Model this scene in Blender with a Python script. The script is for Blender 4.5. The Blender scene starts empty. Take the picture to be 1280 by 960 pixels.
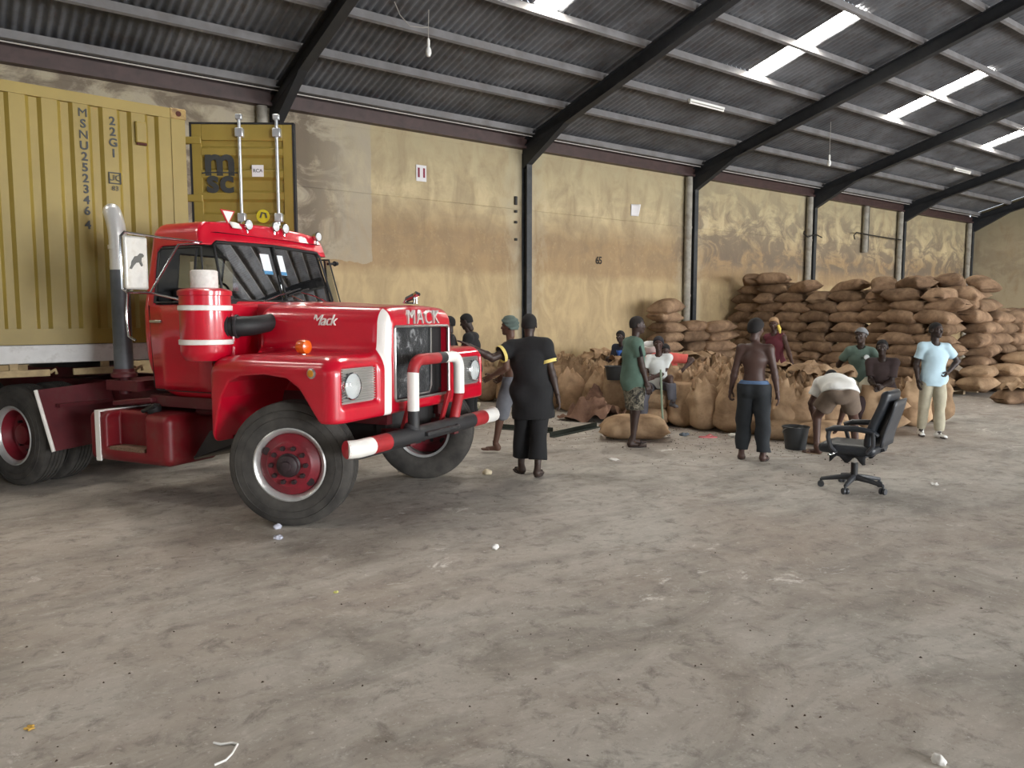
import bpy, bmesh, math, random
import numpy as np
from mathutils import Vector, Matrix

R = math.radians
scene = bpy.context.scene
COL = scene.collection

# ------------------------------------------------------------------ camera
FPX, HORIZON, CAMZ, YAW = 950.0, 395.0, 1.75, R(53.09)      # focal length in pixels of the 1280-wide frame
PITCH = math.atan((480 - HORIZON) / FPX)
cam_d = bpy.data.cameras.new('camera'); cam_d.sensor_width = 36; cam_d.lens = FPX / 1280 * 36
cam_d.clip_end = 300
cam = bpy.data.objects.new('camera', cam_d); COL.objects.link(cam)
cam.location = (0, 0, CAMZ)
cam.rotation_euler = (R(90) - PITCH, 0, YAW - R(90))
scene.camera = cam

# ------------------------------------------------------------------ world, light, exposure
W = bpy.data.worlds.new('sky'); scene.world = W; W.use_nodes = True
bg = W.node_tree.nodes['Background']
bg.inputs[0].default_value = (0.80, 0.90, 1.0, 1); bg.inputs[1].default_value = 1.0
vs = scene.view_settings
vs.view_transform = 'Standard'; vs.look = 'None'; vs.gamma = 1; vs.use_curve_mapping = False
vs.exposure = 0.78
SKYLIGHT_POWER = 38.0
def daylight(name, loc, rot, sx, sy, power, col=(0.97, 0.985, 1.0)):
    l = bpy.data.lights.new(name, 'AREA'); l.shape = 'RECTANGLE'; l.size = sx; l.size_y = sy
    l.energy = power; l.color = col
    o = bpy.data.objects.new(name, l); COL.objects.link(o); o.location = loc; o.rotation_euler = rot
    return o
# daylight entering at the loading doors of the long wall behind the camera: same openings, same sky, same power
DOORS = [(-9, -3), (3, 9), (15, 21), (26, 32)]
for (a, b), nm in zip(DOORS[1:], ('loading_door_near_offscreen', 'loading_door_middle_offscreen', 'loading_door_far_offscreen')):
    daylight(nm, ((a + b) / 2, -15.45, 2.5), (R(90), 0, 0), b - a - .2, 4.7, 1700)

# ------------------------------------------------------------------ projection helpers (pixel -> ray -> point on ground or plane)
_fw = np.array([math.cos(YAW), math.sin(YAW), 0]); _rt = np.array([math.sin(YAW), -math.cos(YAW), 0]); _up = np.array([0, 0, 1.])
_fwd = _fw * math.cos(PITCH) - _up * math.sin(PITCH); _upv = _up * math.cos(PITCH) + _fw * math.sin(PITCH)
def ray(px, py): return _fwd + _rt * (px - 640) / FPX + _upv * (480 - py) / FPX
def ground(px, py, z=0.0):
    d = ray(px, py); t = (z - CAMZ) / d[2]; return (d[0] * t, d[1] * t, z)
def at_depth(px, py, dep):
    d = ray(px, py); t = dep / (d @ _fw); return (d[0] * t, d[1] * t, CAMZ + d[2] * t)

# ------------------------------------------------------------------ materials
def lin(c):
    return tuple((x / 12.92 if x <= .04045 else ((x + .055) / 1.055) ** 2.4) for x in [v / 255 for v in c]) + (1,)
MATS = {}
def nt_new(name):
    m = bpy.data.materials.new(name); m.use_nodes = True
    nt = m.node_tree; p = nt.nodes['Principled BSDF']; MATS[name] = m
    return m, nt, p
def node(nt, typ, **kw):
    n = nt.nodes.new(typ)
    for k, v in kw.items():
        if k == 'ins':
            for i, x in v.items():
                n.inputs[i].default_value = x
        else: setattr(n, k, v)
    return n
def ramp(nt, fac, stops, interp='LINEAR'):
    r = nt.nodes.new('ShaderNodeValToRGB'); e = r.color_ramp.elements; r.color_ramp.interpolation = interp
    while len(e) < len(stops): e.new(.5)
    for el, (p, c) in zip(e, stops): el.position = p; el.color = c if len(c) == 4 else lin(c)
    nt.links.new(fac, r.inputs[0]); return r.outputs[0]
def mixc(nt, fac, a, b, mode='MIX'):
    m = nt.nodes.new('ShaderNodeMix'); m.data_type = 'RGBA'; m.blend_type = mode
    for sock, v in ((m.inputs['Factor'], fac), (m.inputs[6], a), (m.inputs[7], b)):
        if isinstance(v, (int, float)): sock.default_value = v
        elif isinstance(v, tuple): sock.default_value = v
        else: nt.links.new(v, sock)
    return m.outputs[2]
def mth(nt, op, a, b=0.0, c=None):
    m = nt.nodes.new('ShaderNodeMath'); m.operation = op
    for i, v in enumerate((a, b) if c is None else (a, b, c)):
        if isinstance(v, (int, float)): m.inputs[i].default_value = v
        else: nt.links.new(v, m.inputs[i])
    return m.outputs[0]
def noise(nt, vec, scale, detail=4, rough=.55, dist=0.0):
    n = node(nt, 'ShaderNodeTexNoise', ins={'Scale': scale, 'Detail': detail, 'Roughness': rough, 'Distortion': dist})
    if vec is not None: nt.links.new(vec, n.inputs['Vector'])
    return n.outputs['Fac']
def bump(nt, p, h, strength=.3, dist=.01):
    b = node(nt, 'ShaderNodeBump', ins={'Strength': strength, 'Distance': dist})
    nt.links.new(h, b.inputs['Height']); nt.links.new(b.outputs[0], p.inputs['Normal'])
def objco(nt): return nt.nodes.new('ShaderNodeTexCoord').outputs['Object']
def geopos(nt): return nt.nodes.new('ShaderNodeNewGeometry').outputs['Position']
def scalev(nt, v, s):
    m = node(nt, 'ShaderNodeMapping'); m.inputs['Scale'].default_value = s; nt.links.new(v, m.inputs['Vector']); return m.outputs[0]

def M(name, col, rough=.6, metal=0.0, var=.0, vs_=6.0, bmp=0.0, bs=60.0, coat=0.0, dirt=None, dirt_amt=.5, dirt_scale=3.0, spec=None):
    """plain procedural material: base colour, mottled by noise, optional dirt patches and fine relief"""
    if name in MATS: return MATS[name]
    m, nt, p = nt_new(name)
    c = lin(col); co = objco(nt)
    p.inputs['Roughness'].default_value = rough; p.inputs['Metallic'].default_value = metal
    if coat: p.inputs['Coat Weight'].default_value = coat; p.inputs['Coat Roughness'].default_value = .06
    if spec is not None: p.inputs['Specular IOR Level'].default_value = spec
    out = c
    if var:
        f = noise(nt, co, vs_, 5)
        lo = tuple(x * (1 - var) for x in c[:3]) + (1,); hi = tuple(min(1, x * (1 + var)) for x in c[:3]) + (1,)
        out = ramp(nt, f, [(.3, lo), (.7, hi)])
    if dirt:
        f = noise(nt, co, dirt_scale, 6, .65)
        k = ramp(nt, f, [(.5, (0, 0, 0, 1)), (.68, (dirt_amt,) * 3 + (1,))])
        out = mixc(nt, k, out, lin(dirt))
    if isinstance(out, tuple): p.inputs['Base Color'].default_value = out
    else: nt.links.new(out, p.inputs['Base Color'])
    if bmp: bump(nt, p, noise(nt, co, bs, 3), bmp, .01)
    return m
def emis(name, col, strength):
    m, nt, p = nt_new(name)
    p.inputs['Base Color'].default_value = lin(col); p.inputs['Emission Color'].default_value = lin(col)
    p.inputs['Emission Strength'].default_value = strength
    return m

# ------------------------------------------------------------------ mesh builder
def frame_from(d):
    d = Vector(d).normalized(); a = Vector((0, 0, 1)) if abs(d.z) < .95 else Vector((1, 0, 0))
    u = a.cross(d).normalized(); return u, d.cross(u)
class MB:
    def __init__(s): s.v = []; s.f = []; s.m = []
    def add(s, vs, fs, mi=0):
        b = len(s.v); s.v += [tuple(v) for v in vs]; s.f += [tuple(b + i for i in f) for f in fs]; s.m += [mi] * len(fs); return s
    def box(s, c, d, rot=None, mi=0):
        x, y, z = [k / 2 for k in d]
        vs = [Vector((sx * x, sy * y, sz * z)) for sx in (-1, 1) for sy in (-1, 1) for sz in (-1, 1)]
        if rot is not None: vs = [rot @ v for v in vs]
        vs = [v + Vector(c) for v in vs]
        return s.add(vs, [(0, 1, 3, 2), (4, 6, 7, 5), (0, 4, 5, 1), (2, 3, 7, 6), (0, 2, 6, 4), (1, 5, 7, 3)], mi)
    def bx(s, x0, x1, y0, y1, z0, z1, mi=0): return s.box(((x0 + x1) / 2, (y0 + y1) / 2, (z0 + z1) / 2), (x1 - x0, y1 - y0, z1 - z0), None, mi)
    def rings(s, rings, cap=True, mi=0, closed=False):
        n = len(rings[0]); vs = [v for r in rings for v in r]; fs = []
        K = len(rings)
        for k in range(K if closed else K - 1):
            a, b = k * n, ((k + 1) % K) * n
            fs += [(a + i, a + (i + 1) % n, b + (i + 1) % n, b + i) for i in range(n)]
        if cap and not closed: fs += [tuple(range(n))[::-1], tuple((K - 1) * n + i for i in range(n))]
        return s.add(vs, fs, mi)
    def cyl(s, p0, p1, r0, r1=None, n=16, mi=0, cap=True):
        r1 = r0 if r1 is None else r1; p0, p1 = Vector(p0), Vector(p1); u, w = frame_from(p1 - p0)
        ring = lambda p, r: [p + (u * math.cos(t) + w * math.sin(t)) * r for t in [2 * math.pi * i / n for i in range(n)]]
        return s.rings([ring(p0, r0), ring(p1, r1)], cap, mi)
    def tube(s, pts, r, n=10, mi=0, closed=False):
        pts = [Vector(p) for p in pts]; K = len(pts); rings = []; u = None
        for i, p in enumerate(pts):
            d = (pts[(i + 1) % K] - pts[i - 1]) if closed else (pts[min(i + 1, K - 1)] - pts[max(i - 1, 0)])
            d.normalize()
            if u is None: u, w = frame_from(d)
            else:
                u = (u - d * u.dot(d)).normalized()
            w = d.cross(u); rr = r[i] if isinstance(r, (list, tuple)) else r
            rings.append([p + (u * math.cos(t) + w * math.sin(t)) * rr for t in [2 * math.pi * j / n for j in range(n)]])
        return s.rings(rings, True, mi, closed)
    def lathe(s, prof, o=(0, 0, 0), axis=(0, 0, 1), n=32, mi=0, cap=True):
        """profile of (radius, distance along axis)"""
        a = Vector(axis).normalized(); u, w = frame_from(a); o = Vector(o)
        return s.rings([[o + a * z + (u * math.cos(t) + w * math.sin(t)) * max(r, 1e-4) for t in [2 * math.pi * i / n for i in range(n)]] for r, z in prof], cap, mi)
    def prism(s, poly, fn, d0, d1, mi=0):
        """poly of 2D points, fn(a, b, d) -> 3D"""
        n = len(poly)
        return s.add([fn(a, b, d0) for a, b in poly] + [fn(a, b, d1) for a, b in poly],
                     [tuple(range(n))[::-1], tuple(range(n, 2 * n))] + [(i, (i + 1) % n, n + (i + 1) % n, n + i) for i in range(n)], mi)
    def grid(s, fn, nu, nv, mi=0):
        vs = [fn(i / nu, j / nv) for i in range(nu + 1) for j in range(nv + 1)]
        return s.add(vs, [(i * (nv + 1) + j, (i + 1) * (nv + 1) + j, (i + 1) * (nv + 1) + j + 1, i * (nv + 1) + j + 1) for i in range(nu) for j in range(nv)], mi)
    def mesh(s, name, mats, smooth=35, fix=True):
        me = bpy.data.meshes.new(name); me.from_pydata([tuple(v) for v in s.v], [], s.f)
        for m in (mats if isinstance(mats, (list, tuple)) else [mats]): me.materials.append(m)
        if any(s.m): me.polygons.foreach_set('material_index', s.m)
        if fix:
            bm = bmesh.new(); bm.from_mesh(me); bmesh.ops.recalc_face_normals(bm, faces=bm.faces); bm.to_mesh(me); bm.free()
        if smooth:
            me.shade_smooth(); me.set_sharp_from_angle(angle=R(smooth))
        me.update(); return me
    def obj(s, name, mats, parent=None, smooth=35, bevel=0, seg=2, thick=0, fix=True):
        o = bpy.data.objects.new(name, s.mesh(name, mats, smooth, fix)); COL.objects.link(o)
        if parent is not None: o.parent = parent
        if thick:
            q = o.modifiers.new('thickness', 'SOLIDIFY'); q.thickness = thick; q.offset = 0
        if bevel:
            b = o.modifiers.new('bevel', 'BEVEL'); b.width = bevel; b.segments = seg; b.limit_method = 'ANGLE'; b.harden_normals = False
        return o
def link(name, me, parent=None, loc=(0, 0, 0), rot=(0, 0, 0), scale=None):
    o = bpy.data.objects.new(name, me); COL.objects.link(o); o.location = loc; o.rotation_euler = rot
    if scale is not None: o.scale = scale
    if parent is not None: o.parent = parent
    return o
def tag(o, label, cat, group=None):
    o['label'] = label; o['category'] = cat
    if group: o['group'] = group
    return o
def thing(name, label, cat, loc=(0, 0, 0), rz=0.0, group=None):
    o = bpy.data.objects.new(name, None); COL.objects.link(o); o.location = loc; o.rotation_euler = (0, 0, rz); o.empty_display_size = .1
    return tag(o, label, cat, group)
def struct(o): o['kind'] = 'structure'; return o
def text_obj(name, body, size, mat, parent, matrix, extrude=.002, shear=0, spacing=1.0, align='CENTER', bevel=0, thicken=0):
    c = bpy.data.curves.new(name, 'FONT'); c.body = body; c.size = size; c.extrude = extrude; c.shear = shear
    c.space_character = spacing; c.align_x = align; c.align_y = 'CENTER'; c.bevel_depth = bevel; c.offset = thicken
    c.resolution_u = 4
    t = bpy.data.objects.new(name + '_curve', c); COL.objects.link(t)
    bpy.context.view_layer.update()
    me = bpy.data.meshes.new_from_object(t.evaluated_get(bpy.context.evaluated_depsgraph_get()))
    bpy.data.objects.remove(t); me.name = name; me.materials.clear(); me.materials.append(mat)
    o = bpy.data.objects.new(name, me); COL.objects.link(o); o.parent = parent; o.matrix_local = matrix
    return o
def facing(origin, right, up):
    """matrix whose local X is right, local Y is up (text plane)"""
    x = Vector(right).normalized(); y = Vector(up).normalized(); z = x.cross(y)
    m = Matrix((x, y, z)).transposed().to_4x4(); m.translation = Vector(origin); return m

# ------------------------------------------------------------------ signed-distance modelling
def sdf_mesh(fn, lo, hi, h, iters=2, coarse=4):
    lo = np.array(lo, float); hi = np.array(hi, float)
    n = np.ceil((hi - lo) / h).astype(int) + 1
    n = ((n + coarse - 1) // coarse) * coarse
    nb = n // coarse
    cc = [lo[a] + (np.arange(nb[a]) * coarse + (coarse - 1) / 2) * h for a in range(3)]
    g = np.stack(np.meshgrid(*cc, indexing='ij'), -1).reshape(-1, 3)
    fc = fn(g).reshape(nb)
    Fd = np.repeat(np.repeat(np.repeat(fc, coarse, 0), coarse, 1), coarse, 2)
    near = np.abs(fc) < h * coarse * 1.35
    idx = np.argwhere(near)
    off = np.stack(np.meshgrid(*[np.arange(coarse)] * 3, indexing='ij'), -1).reshape(-1, 3)
    ids = (idx[:, None, :] * coarse + off[None]).reshape(-1, 3)
    Fd[ids[:, 0], ids[:, 1], ids[:, 2]] = fn(lo + ids * h)
    ins = Fd < 0
    c = np.zeros(np.array(Fd.shape) - 1, int)
    for dx in (0, 1):
        for dy in (0, 1):
            for dz in (0, 1):
                c += ins[dx:dx + c.shape[0], dy:dy + c.shape[1], dz:dz + c.shape[2]]
    act = np.argwhere((c > 0) & (c < 8))
    vid = -np.ones(c.shape, int); vid[act[:, 0], act[:, 1], act[:, 2]] = np.arange(len(act))
    acc = np.zeros((len(act), 3)); cnt = np.zeros(len(act))
    corners = [(0, 0, 0), (1, 0, 0), (0, 1, 0), (1, 1, 0), (0, 0, 1), (1, 0, 1), (0, 1, 1), (1, 1, 1)]
    for a in range(8):
        for ax in range(3):
            if corners[a][ax]: continue
            b = list(corners[a]); b[ax] = 1
            pa = act + corners[a]; pb = act + b
            fa = Fd[pa[:, 0], pa[:, 1], pa[:, 2]]; fb = Fd[pb[:, 0], pb[:, 1], pb[:, 2]]
            cr = (fa < 0) != (fb < 0)
            t = np.where(cr, fa / np.where(cr, fa - fb, 1), 0)
            acc += np.where(cr[:, None], pa + (pb - pa) * t[:, None], 0); cnt += cr
    V = lo + acc / cnt[:, None] * h
    for _ in range(iters):
        e = h * .25; f0 = fn(V)
        gr = np.stack([fn(V + np.eye(3)[a] * e) - f0 for a in range(3)], -1) / e
        V = V - np.clip(f0, -h * .5, h * .5)[:, None] * gr / np.maximum((gr ** 2).sum(-1, keepdims=True), .25)
    faces = []
    for ax in range(3):
        o1, o2 = [(1, 2), (2, 0), (0, 1)][ax]
        sl0 = [slice(None)] * 3; sl1 = [slice(None)] * 3; sl0[ax] = slice(0, -1); sl1[ax] = slice(1, None)
        d = ins[tuple(sl0)].astype(int) - ins[tuple(sl1)].astype(int)
        q = np.argwhere(d != 0); s = d[q[:, 0], q[:, 1], q[:, 2]]
        ok = (q[:, o1] > 0) & (q[:, o2] > 0) & (q[:, o1] < c.shape[o1]) & (q[:, o2] < c.shape[o2]); q = q[ok]; s = s[ok]
        e1 = np.eye(3, dtype=int)[o1]; e2 = np.eye(3, dtype=int)[o2]
        get = lambda w: vid[w[:, 0], w[:, 1], w[:, 2]]
        Q = np.stack([get(q - e1 - e2), get(q - e2), get(q), get(q - e1)], -1)
        Q[s < 0] = Q[s < 0][:, ::-1]
        faces.append(Q[(Q >= 0).all(1)])
    return V, np.concatenate(faces)
def np_mesh(name, V, Fq, mats, smooth=True, sharp=None):
    me = bpy.data.meshes.new(name)
    me.vertices.add(len(V)); me.vertices.foreach_set('co', np.asarray(V, np.float32).ravel())
    me.loops.add(Fq.size); me.loops.foreach_set('vertex_index', Fq.astype(np.int32).ravel())
    me.polygons.add(len(Fq)); me.polygons.foreach_set('loop_start', np.arange(0, Fq.size, 4, dtype=np.int32))
    me.polygons.foreach_set('loop_total', np.full(len(Fq), 4, dtype=np.int32))
    me.update(calc_edges=True); me.validate()
    for m in (mats if isinstance(mats, (list, tuple)) else [mats]): me.materials.append(m)
    if smooth: me.shade_smooth()
    if sharp: me.set_sharp_from_angle(angle=R(sharp))
    return me
def smin(a, b, k):
    h = np.clip(.5 + .5 * (b - a) / k, 0, 1); return b + (a - b) * h - k * h * (1 - h)
def smax(a, b, k): return -smin(-a, -b, k)
def s_box(p, c, half, r):
    q = np.abs(p - np.array(c)) - (np.array(half) - r)
    return np.linalg.norm(np.maximum(q, 0), axis=-1) + np.minimum(q.max(-1), 0) - r
def s_cone(p, a, b, ra, rb):
    a = np.array(a, float); b = np.array(b, float); ab = b - a
    t = np.clip((p - a) @ ab / max(ab @ ab, 1e-9), 0, 1)
    return np.linalg.norm(p - a - t[:, None] * ab, axis=-1) - (ra + (rb - ra) * t)
def s_ell(p, c, r):
    r = np.array(r, float); q = (p - np.array(c)) ; k0 = np.linalg.norm(q / r, axis=-1); k1 = np.linalg.norm(q / r ** 2, axis=-1)
    return k0 * (k0 - 1) / np.maximum(k1, 1e-6)
def s_poly(px, py, poly):
    poly = np.array(poly, float); d = np.full(px.shape, 1e9); s = np.ones(px.shape)
    for i in range(len(poly)):
        a = poly[i]; b = poly[i - 1]; ex, ey = b - a; wx = px - a[0]; wy = py - a[1]
        t = np.clip((wx * ex + wy * ey) / (ex * ex + ey * ey), 0, 1)
        d = np.minimum(d, (wx - ex * t) ** 2 + (wy - ey * t) ** 2)
        c1 = py >= a[1]; c2 = py < b[1]; c3 = ex * wy > ey * wx
        s = np.where((c1 & c2 & c3) | (~c1 & ~c2 & ~c3), -s, s)
    return s * np.sqrt(d)
# ================================================================== the warehouse
X0, X1, YF, YB, RIDGE = -24.75, 35.25, -15.5, 14.5, -0.5
SLOPE = .27; RZ0 = 6.04                      # roof sheet height above the back wall line
BAYS = [5.25 + 6 * k for k in range(-5, 6)]   # column lines
def roof_z(y): return RZ0 + SLOPE * (YB - y) if y >= RIDGE else RZ0 + SLOPE * (y - (2 * RIDGE - YB))

# ---- floor: worn concrete
m, nt, p = nt_new('concrete_floor'); co = geopos(nt)
big = noise(nt, co, .22, 4, .6, .6); mid = noise(nt, scalev(nt, co, (1.0, 1.5, 1)), .8, 9, .68, 1.0); fine = noise(nt, co, 6, 9, .75, .4)
base = ramp(nt, mid, [(.28, (122, 116, 108)), (.42, (158, 151, 141)), (.56, (180, 174, 164)), (.70, (146, 136, 125))])
base = mixc(nt, ramp(nt, big, [(.40, (0, 0, 0, 1)), (.60, (.6, .6, .6, 1))]), base, lin((156, 138, 123)))
rot = node(nt, 'ShaderNodeMapping'); rot.inputs['Rotation'].default_value = (0, 0, R(-38)); rot.inputs['Scale'].default_value = (.6, 1.9, 1); nt.links.new(co, rot.inputs['Vector'])
smear = noise(nt, rot.outputs[0], 1.5, 8, .68, .6)
base = mixc(nt, ramp(nt, smear, [(.50, (0, 0, 0, 1)), (.68, (.45, .45, .45, 1))]), base, lin((118, 112, 105)))
base = mixc(nt, ramp(nt, smear, [(.30, (.3, .3, .3, 1)), (.42, (0, 0, 0, 1))]), base, lin((194, 189, 180)))
base = mixc(nt, ramp(nt, fine, [(.34, (.75, .75, .75, 1)), (.48, (0, 0, 0, 1))]), base, lin((116, 108, 99)))
base = mixc(nt, ramp(nt, fine, [(.56, (0, 0, 0, 1)), (.70, (.55, .55, .55, 1))]), base, lin((196, 191, 182)))
white = noise(nt, scalev(nt, co, (1, 1.4, 1)), 2.6, 10, .75, .5); wpatch = noise(nt, co, .5, 3, .5)
wm = mth(nt, 'MULTIPLY', ramp(nt, white, [(.58, (0, 0, 0, 1)), (.66, (.85, .85, .85, 1))]), ramp(nt, wpatch, [(.50, (0, 0, 0, 1)), (.60, (1, 1, 1, 1))]))
base = mixc(nt, wm, base, lin((226, 223, 216)))
spk = noise(nt, co, 34, 4, .7)
base = mixc(nt, ramp(nt, spk, [(.60, (0, 0, 0, 1)), (.70, (.6, .6, .6, 1))]), base, lin((206, 202, 194)))
base = mixc(nt, ramp(nt, spk, [(.28, (.65, .65, .65, 1)), (.38, (0, 0, 0, 1))]), base, lin((92, 84, 76)))
hs = node(nt, 'ShaderNodeHueSaturation', ins={'Saturation': .84, 'Value': 1.08}); nt.links.new(base, hs.inputs['Color'])
nt.links.new(hs.outputs[0], p.inputs['Base Color'])
rg = ramp(nt, mid, [(.3, (.62, .62, .62, 1)), (.7, (.9, .9, .9, 1))]); nt.links.new(rg, p.inputs['Roughness'])
p.inputs['Specular IOR Level'].default_value = .35
bump(nt, p, fine, .35, .012)
FLOORM = m
mb = MB(); mb.bx(X0 - .4, X1 + .4, YF - .4, YB + .4, -.2, 0)
struct(mb.obj('floor', FLOORM, smooth=0))
mb = MB(); mb.bx(-120, 120, -140, 100, -.4, -.2)
struct(mb.obj('floor_yard', M('yard_earth', (170, 150, 120), .95, var=.2), smooth=0))

# ---- back wall: ochre limewash, damp grey patches, brown band, drip marks
def wall_mat(name, top, band, low, mould_amt):
    m, nt, p = nt_new(name); co = geopos(nt)
    sx = node(nt, 'ShaderNodeSeparateXYZ'); nt.links.new(co, sx.inputs[0]); X, Z = sx.outputs[0], sx.outputs[2]
    n1 = noise(nt, co, .9, 6, .6, .4); n2 = noise(nt, scalev(nt, co, (1, 1, .45)), 2.2, 8, .65, .8); n3 = noise(nt, co, 9, 6, .7)
    zz = mth(nt, 'ADD', Z, mth(nt, 'MULTIPLY', mth(nt, 'SUBTRACT', n1, .5), .5))
    zf = mth(nt, 'DIVIDE', zz, 6.0)
    c = ramp(nt, zf, [(0.0, low), (.44, low), (.475, band), (.60, band), (.72, top), (1, top)])
    c = mixc(nt, ramp(nt, n2, [(.35, (.55, .55, .55, 1)), (.6, (0, 0, 0, 1))]), c, lin((134, 116, 92)))
    c = mixc(nt, ramp(nt, n3, [(.55, (0, 0, 0, 1)), (.75, (.35, .35, .35, 1))]), c, lin((196, 176, 138)))
    # pale damp near the columns and upper half
    colx = mth(nt, 'ABSOLUTE', mth(nt, 'SUBTRACT', mth(nt, 'FRACT', mth(nt, 'DIVIDE', mth(nt, 'ADD', X, 24.75), 6.0)), .5))
    near = ramp(nt, mth(nt, 'ADD', colx, mth(nt, 'MULTIPLY', mth(nt, 'SUBTRACT', n2, .5), .3)), [(.40, (0, 0, 0, 1)), (.5, (.7, .7, .7, 1))])
    c = mixc(nt, near, c, lin((176, 168, 146)))
    # cloudy mould blooms, strongest from the third bay on
    w = node(nt, 'ShaderNodeTexNoise', ins={'Scale': 1.1, 'Detail': 9, 'Roughness': .66, 'Distortion': .9}); nt.links.new(scalev(nt, co, (1, 1, 1.5)), w.inputs['Vector'])
    mz = ramp(nt, zf, [(.50, (0, 0, 0, 1)), (.56, (1, 1, 1, 1)), (.8, (.8, .8, .8, 1)), (.95, (.3, .3, .3, 1))])
    mx = ramp(nt, mth(nt, 'DIVIDE', X, 40.0), [(.40, (mould_amt * .25,) * 3 + (1,)), (.44, (mould_amt,) * 3 + (1,))])
    mk = mth(nt, 'MULTIPLY', mth(nt, 'MULTIPLY', ramp(nt, w.outputs['Fac'], [(.43, (0, 0, 0, 1)), (.55, (1, 1, 1, 1))]), mz), mx)
    c = mixc(nt, mk, c, lin((112, 102, 92)))
    gt = mth(nt, 'MULTIPLY', ramp(nt, zf, [(.74, (0, 0, 0, 1)), (.93, (.65, .65, .65, 1))]), ramp(nt, n2, [(.35, (.3, .3, .3, 1)), (.65, (1, 1, 1, 1))]))
    c = mixc(nt, gt, c, lin((150, 144, 118)))
    # grey cement patch left of the second bay
    px_ = ramp(nt, mth(nt, 'ADD', X, mth(nt, 'MULTIPLY', n1, .25)), [(0, (.6, .6, .6, 1)), (1, (.6, .6, .6, 1))])
    pl = mth(nt, 'MULTIPLY', mth(nt, 'LESS_THAN', mth(nt, 'ADD', X, mth(nt, 'MULTIPLY', n2, .12)), 7.32), mth(nt, 'GREATER_THAN', zz, 2.9))
    c = mixc(nt, mth(nt, 'MULTIPLY', pl, ramp(nt, n2, [(.3, (.9, .9, .9, 1)), (.7, (.45, .45, .45, 1))])), c, lin((166, 158, 142)))
    blot = mth(nt, 'MULTIPLY', mth(nt, 'MULTIPLY', ramp(nt, mth(nt, 'DIVIDE', X, 10.0), [(.59, (1, 1, 1, 1)), (.70, (0, 0, 0, 1))]), mth(nt, 'GREATER_THAN', Z, 2.9)), ramp(nt, w.outputs['Fac'], [(.43, (0, 0, 0, 1)), (.56, (.8, .8, .8, 1))]))
    c = mixc(nt, blot, c, lin((104, 92, 80)))
    nt.links.new(c, p.inputs['Base Color']); p.inputs['Roughness'].default_value = .92; p.inputs['Specular IOR Level'].default_value = .2
    bump(nt, p, mth(nt, 'ADD', n3, mth(nt, 'MULTIPLY', n2, 1.5)), .35, .012)
    return m
WALLM = wall_mat('wall_ochre', (196, 180, 144), (160, 136, 104), (182, 161, 124), .8)
mb = MB()
# upper edge of the plaster is uneven; a shallow joint runs at 4.25 m
def wall_strip(z0, z1, y): mb.bx(X0 - .3, X1 + .3, y, y + .3, z0, z1)
wall_strip(0, 2.78, YB - .012); wall_strip(2.78, 4.235, YB); wall_strip(4.235, 4.26, YB + .02); wall_strip(4.26, 5.66, YB - .004)
wb = struct(mb.obj('wall_back', WALLM, smooth=0))
rr = random.Random(5)
mb = MB(); x = X0
while x < X1:
    w = rr.uniform(.25, .6); mb.bx(x, x + w, YB - .01, YB + .29, 5.55, 5.66 + rr.uniform(0, .06)); x += w
mb.obj('broken_plaster_edge', WALLM, wb, smooth=0)['kind'] = 'stuff'
GABM = wall_mat('wall_gable', (172, 148, 112), (152, 128, 94), (160, 136, 100), .3)
def gable(name, x0, x1, door=None):
    mb = MB(); top = lambda y: roof_z(y) - .02
    ys = [YF, RIDGE, YB]
    if door is None: poly = [(YF, 0), (YB, 0), (YB, top(YB)), (RIDGE, top(RIDGE)), (YF, top(YF))]; mb.prism(poly, lambda a, b, d: (d, a, b), x0, x1)
    else:
        d0, d1, h = door
        mb.prism([(YF, 0), (d0, 0), (d0, h), (d0, top(d0)), (YF, top(YF))], lambda a, b, d: (d, a, b), x0, x1)
        mb.prism([(d1, 0), (YB, 0), (YB, top(YB)), (RIDGE, top(RIDGE)), (d1, top(d1))] if d1 < RIDGE else [(d1, 0), (YB, 0), (YB, top(YB)), (d1, top(d1))], lambda a, b, d: (d, a, b), x0, x1)
        mb.prism([(d0, h), (d1, h), (d1, top(d1)), (RIDGE, top(RIDGE)), (d0, top(d0))], lambda a, b, d: (d, a, b), x0, x1)
    return struct(mb.obj(name, GABM, smooth=0))
gable('wall_right', X1, X1 + .3)
gable('wall_left', X0 - .3, X0, (-6, 2, 5))
mb = MB(); prev = X0 - .3
for a, b in DOORS:
    mb.bx(prev, a, YF - .3, YF, 0, 5.9); mb.bx(a, b, YF - .3, YF, 5.0, 5.9); prev = b
mb.bx(prev, X1 + .3, YF - .3, YF, 0, 5.9)
struct(mb.obj('wall_front', GABM, smooth=0))

# ---- roof: corrugated sheets on purlins on rafters, one ceiling object with its pieces as parts
m, nt, p = nt_new('roof_sheet_metal'); co = geopos(nt)
n1 = noise(nt, co, .7, 6, .6, .5); n2 = noise(nt, co, 4, 6, .7)
c = ramp(nt, n1, [(.3, (70, 72, 76)), (.5, (98, 100, 104)), (.7, (122, 125, 130))])
c = mixc(nt, ramp(nt, n2, [(.5, (0, 0, 0, 1)), (.7, (.5, .5, .5, 1))]), c, lin((74, 60, 52)))
nt.links.new(c, p.inputs['Base Color']); p.inputs['Roughness'].default_value = .62; p.inputs['Metallic'].default_value = .0
SHEETM = m
PURM = M('purlin_paint', (118, 117, 118), .7, var=.18, vs_=2.5, dirt=(92, 82, 76), dirt_amt=.4, dirt_scale=2)
RAFM = M('rafter_steel', (38, 41, 46), .55, var=.15, dirt=(60, 58, 56), dirt_amt=.3, dirt_scale=5)
EAVEM = M('eave_beam_paint', (70, 52, 50), .5, var=.25, dirt=(44, 36, 34), dirt_amt=.7)
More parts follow.
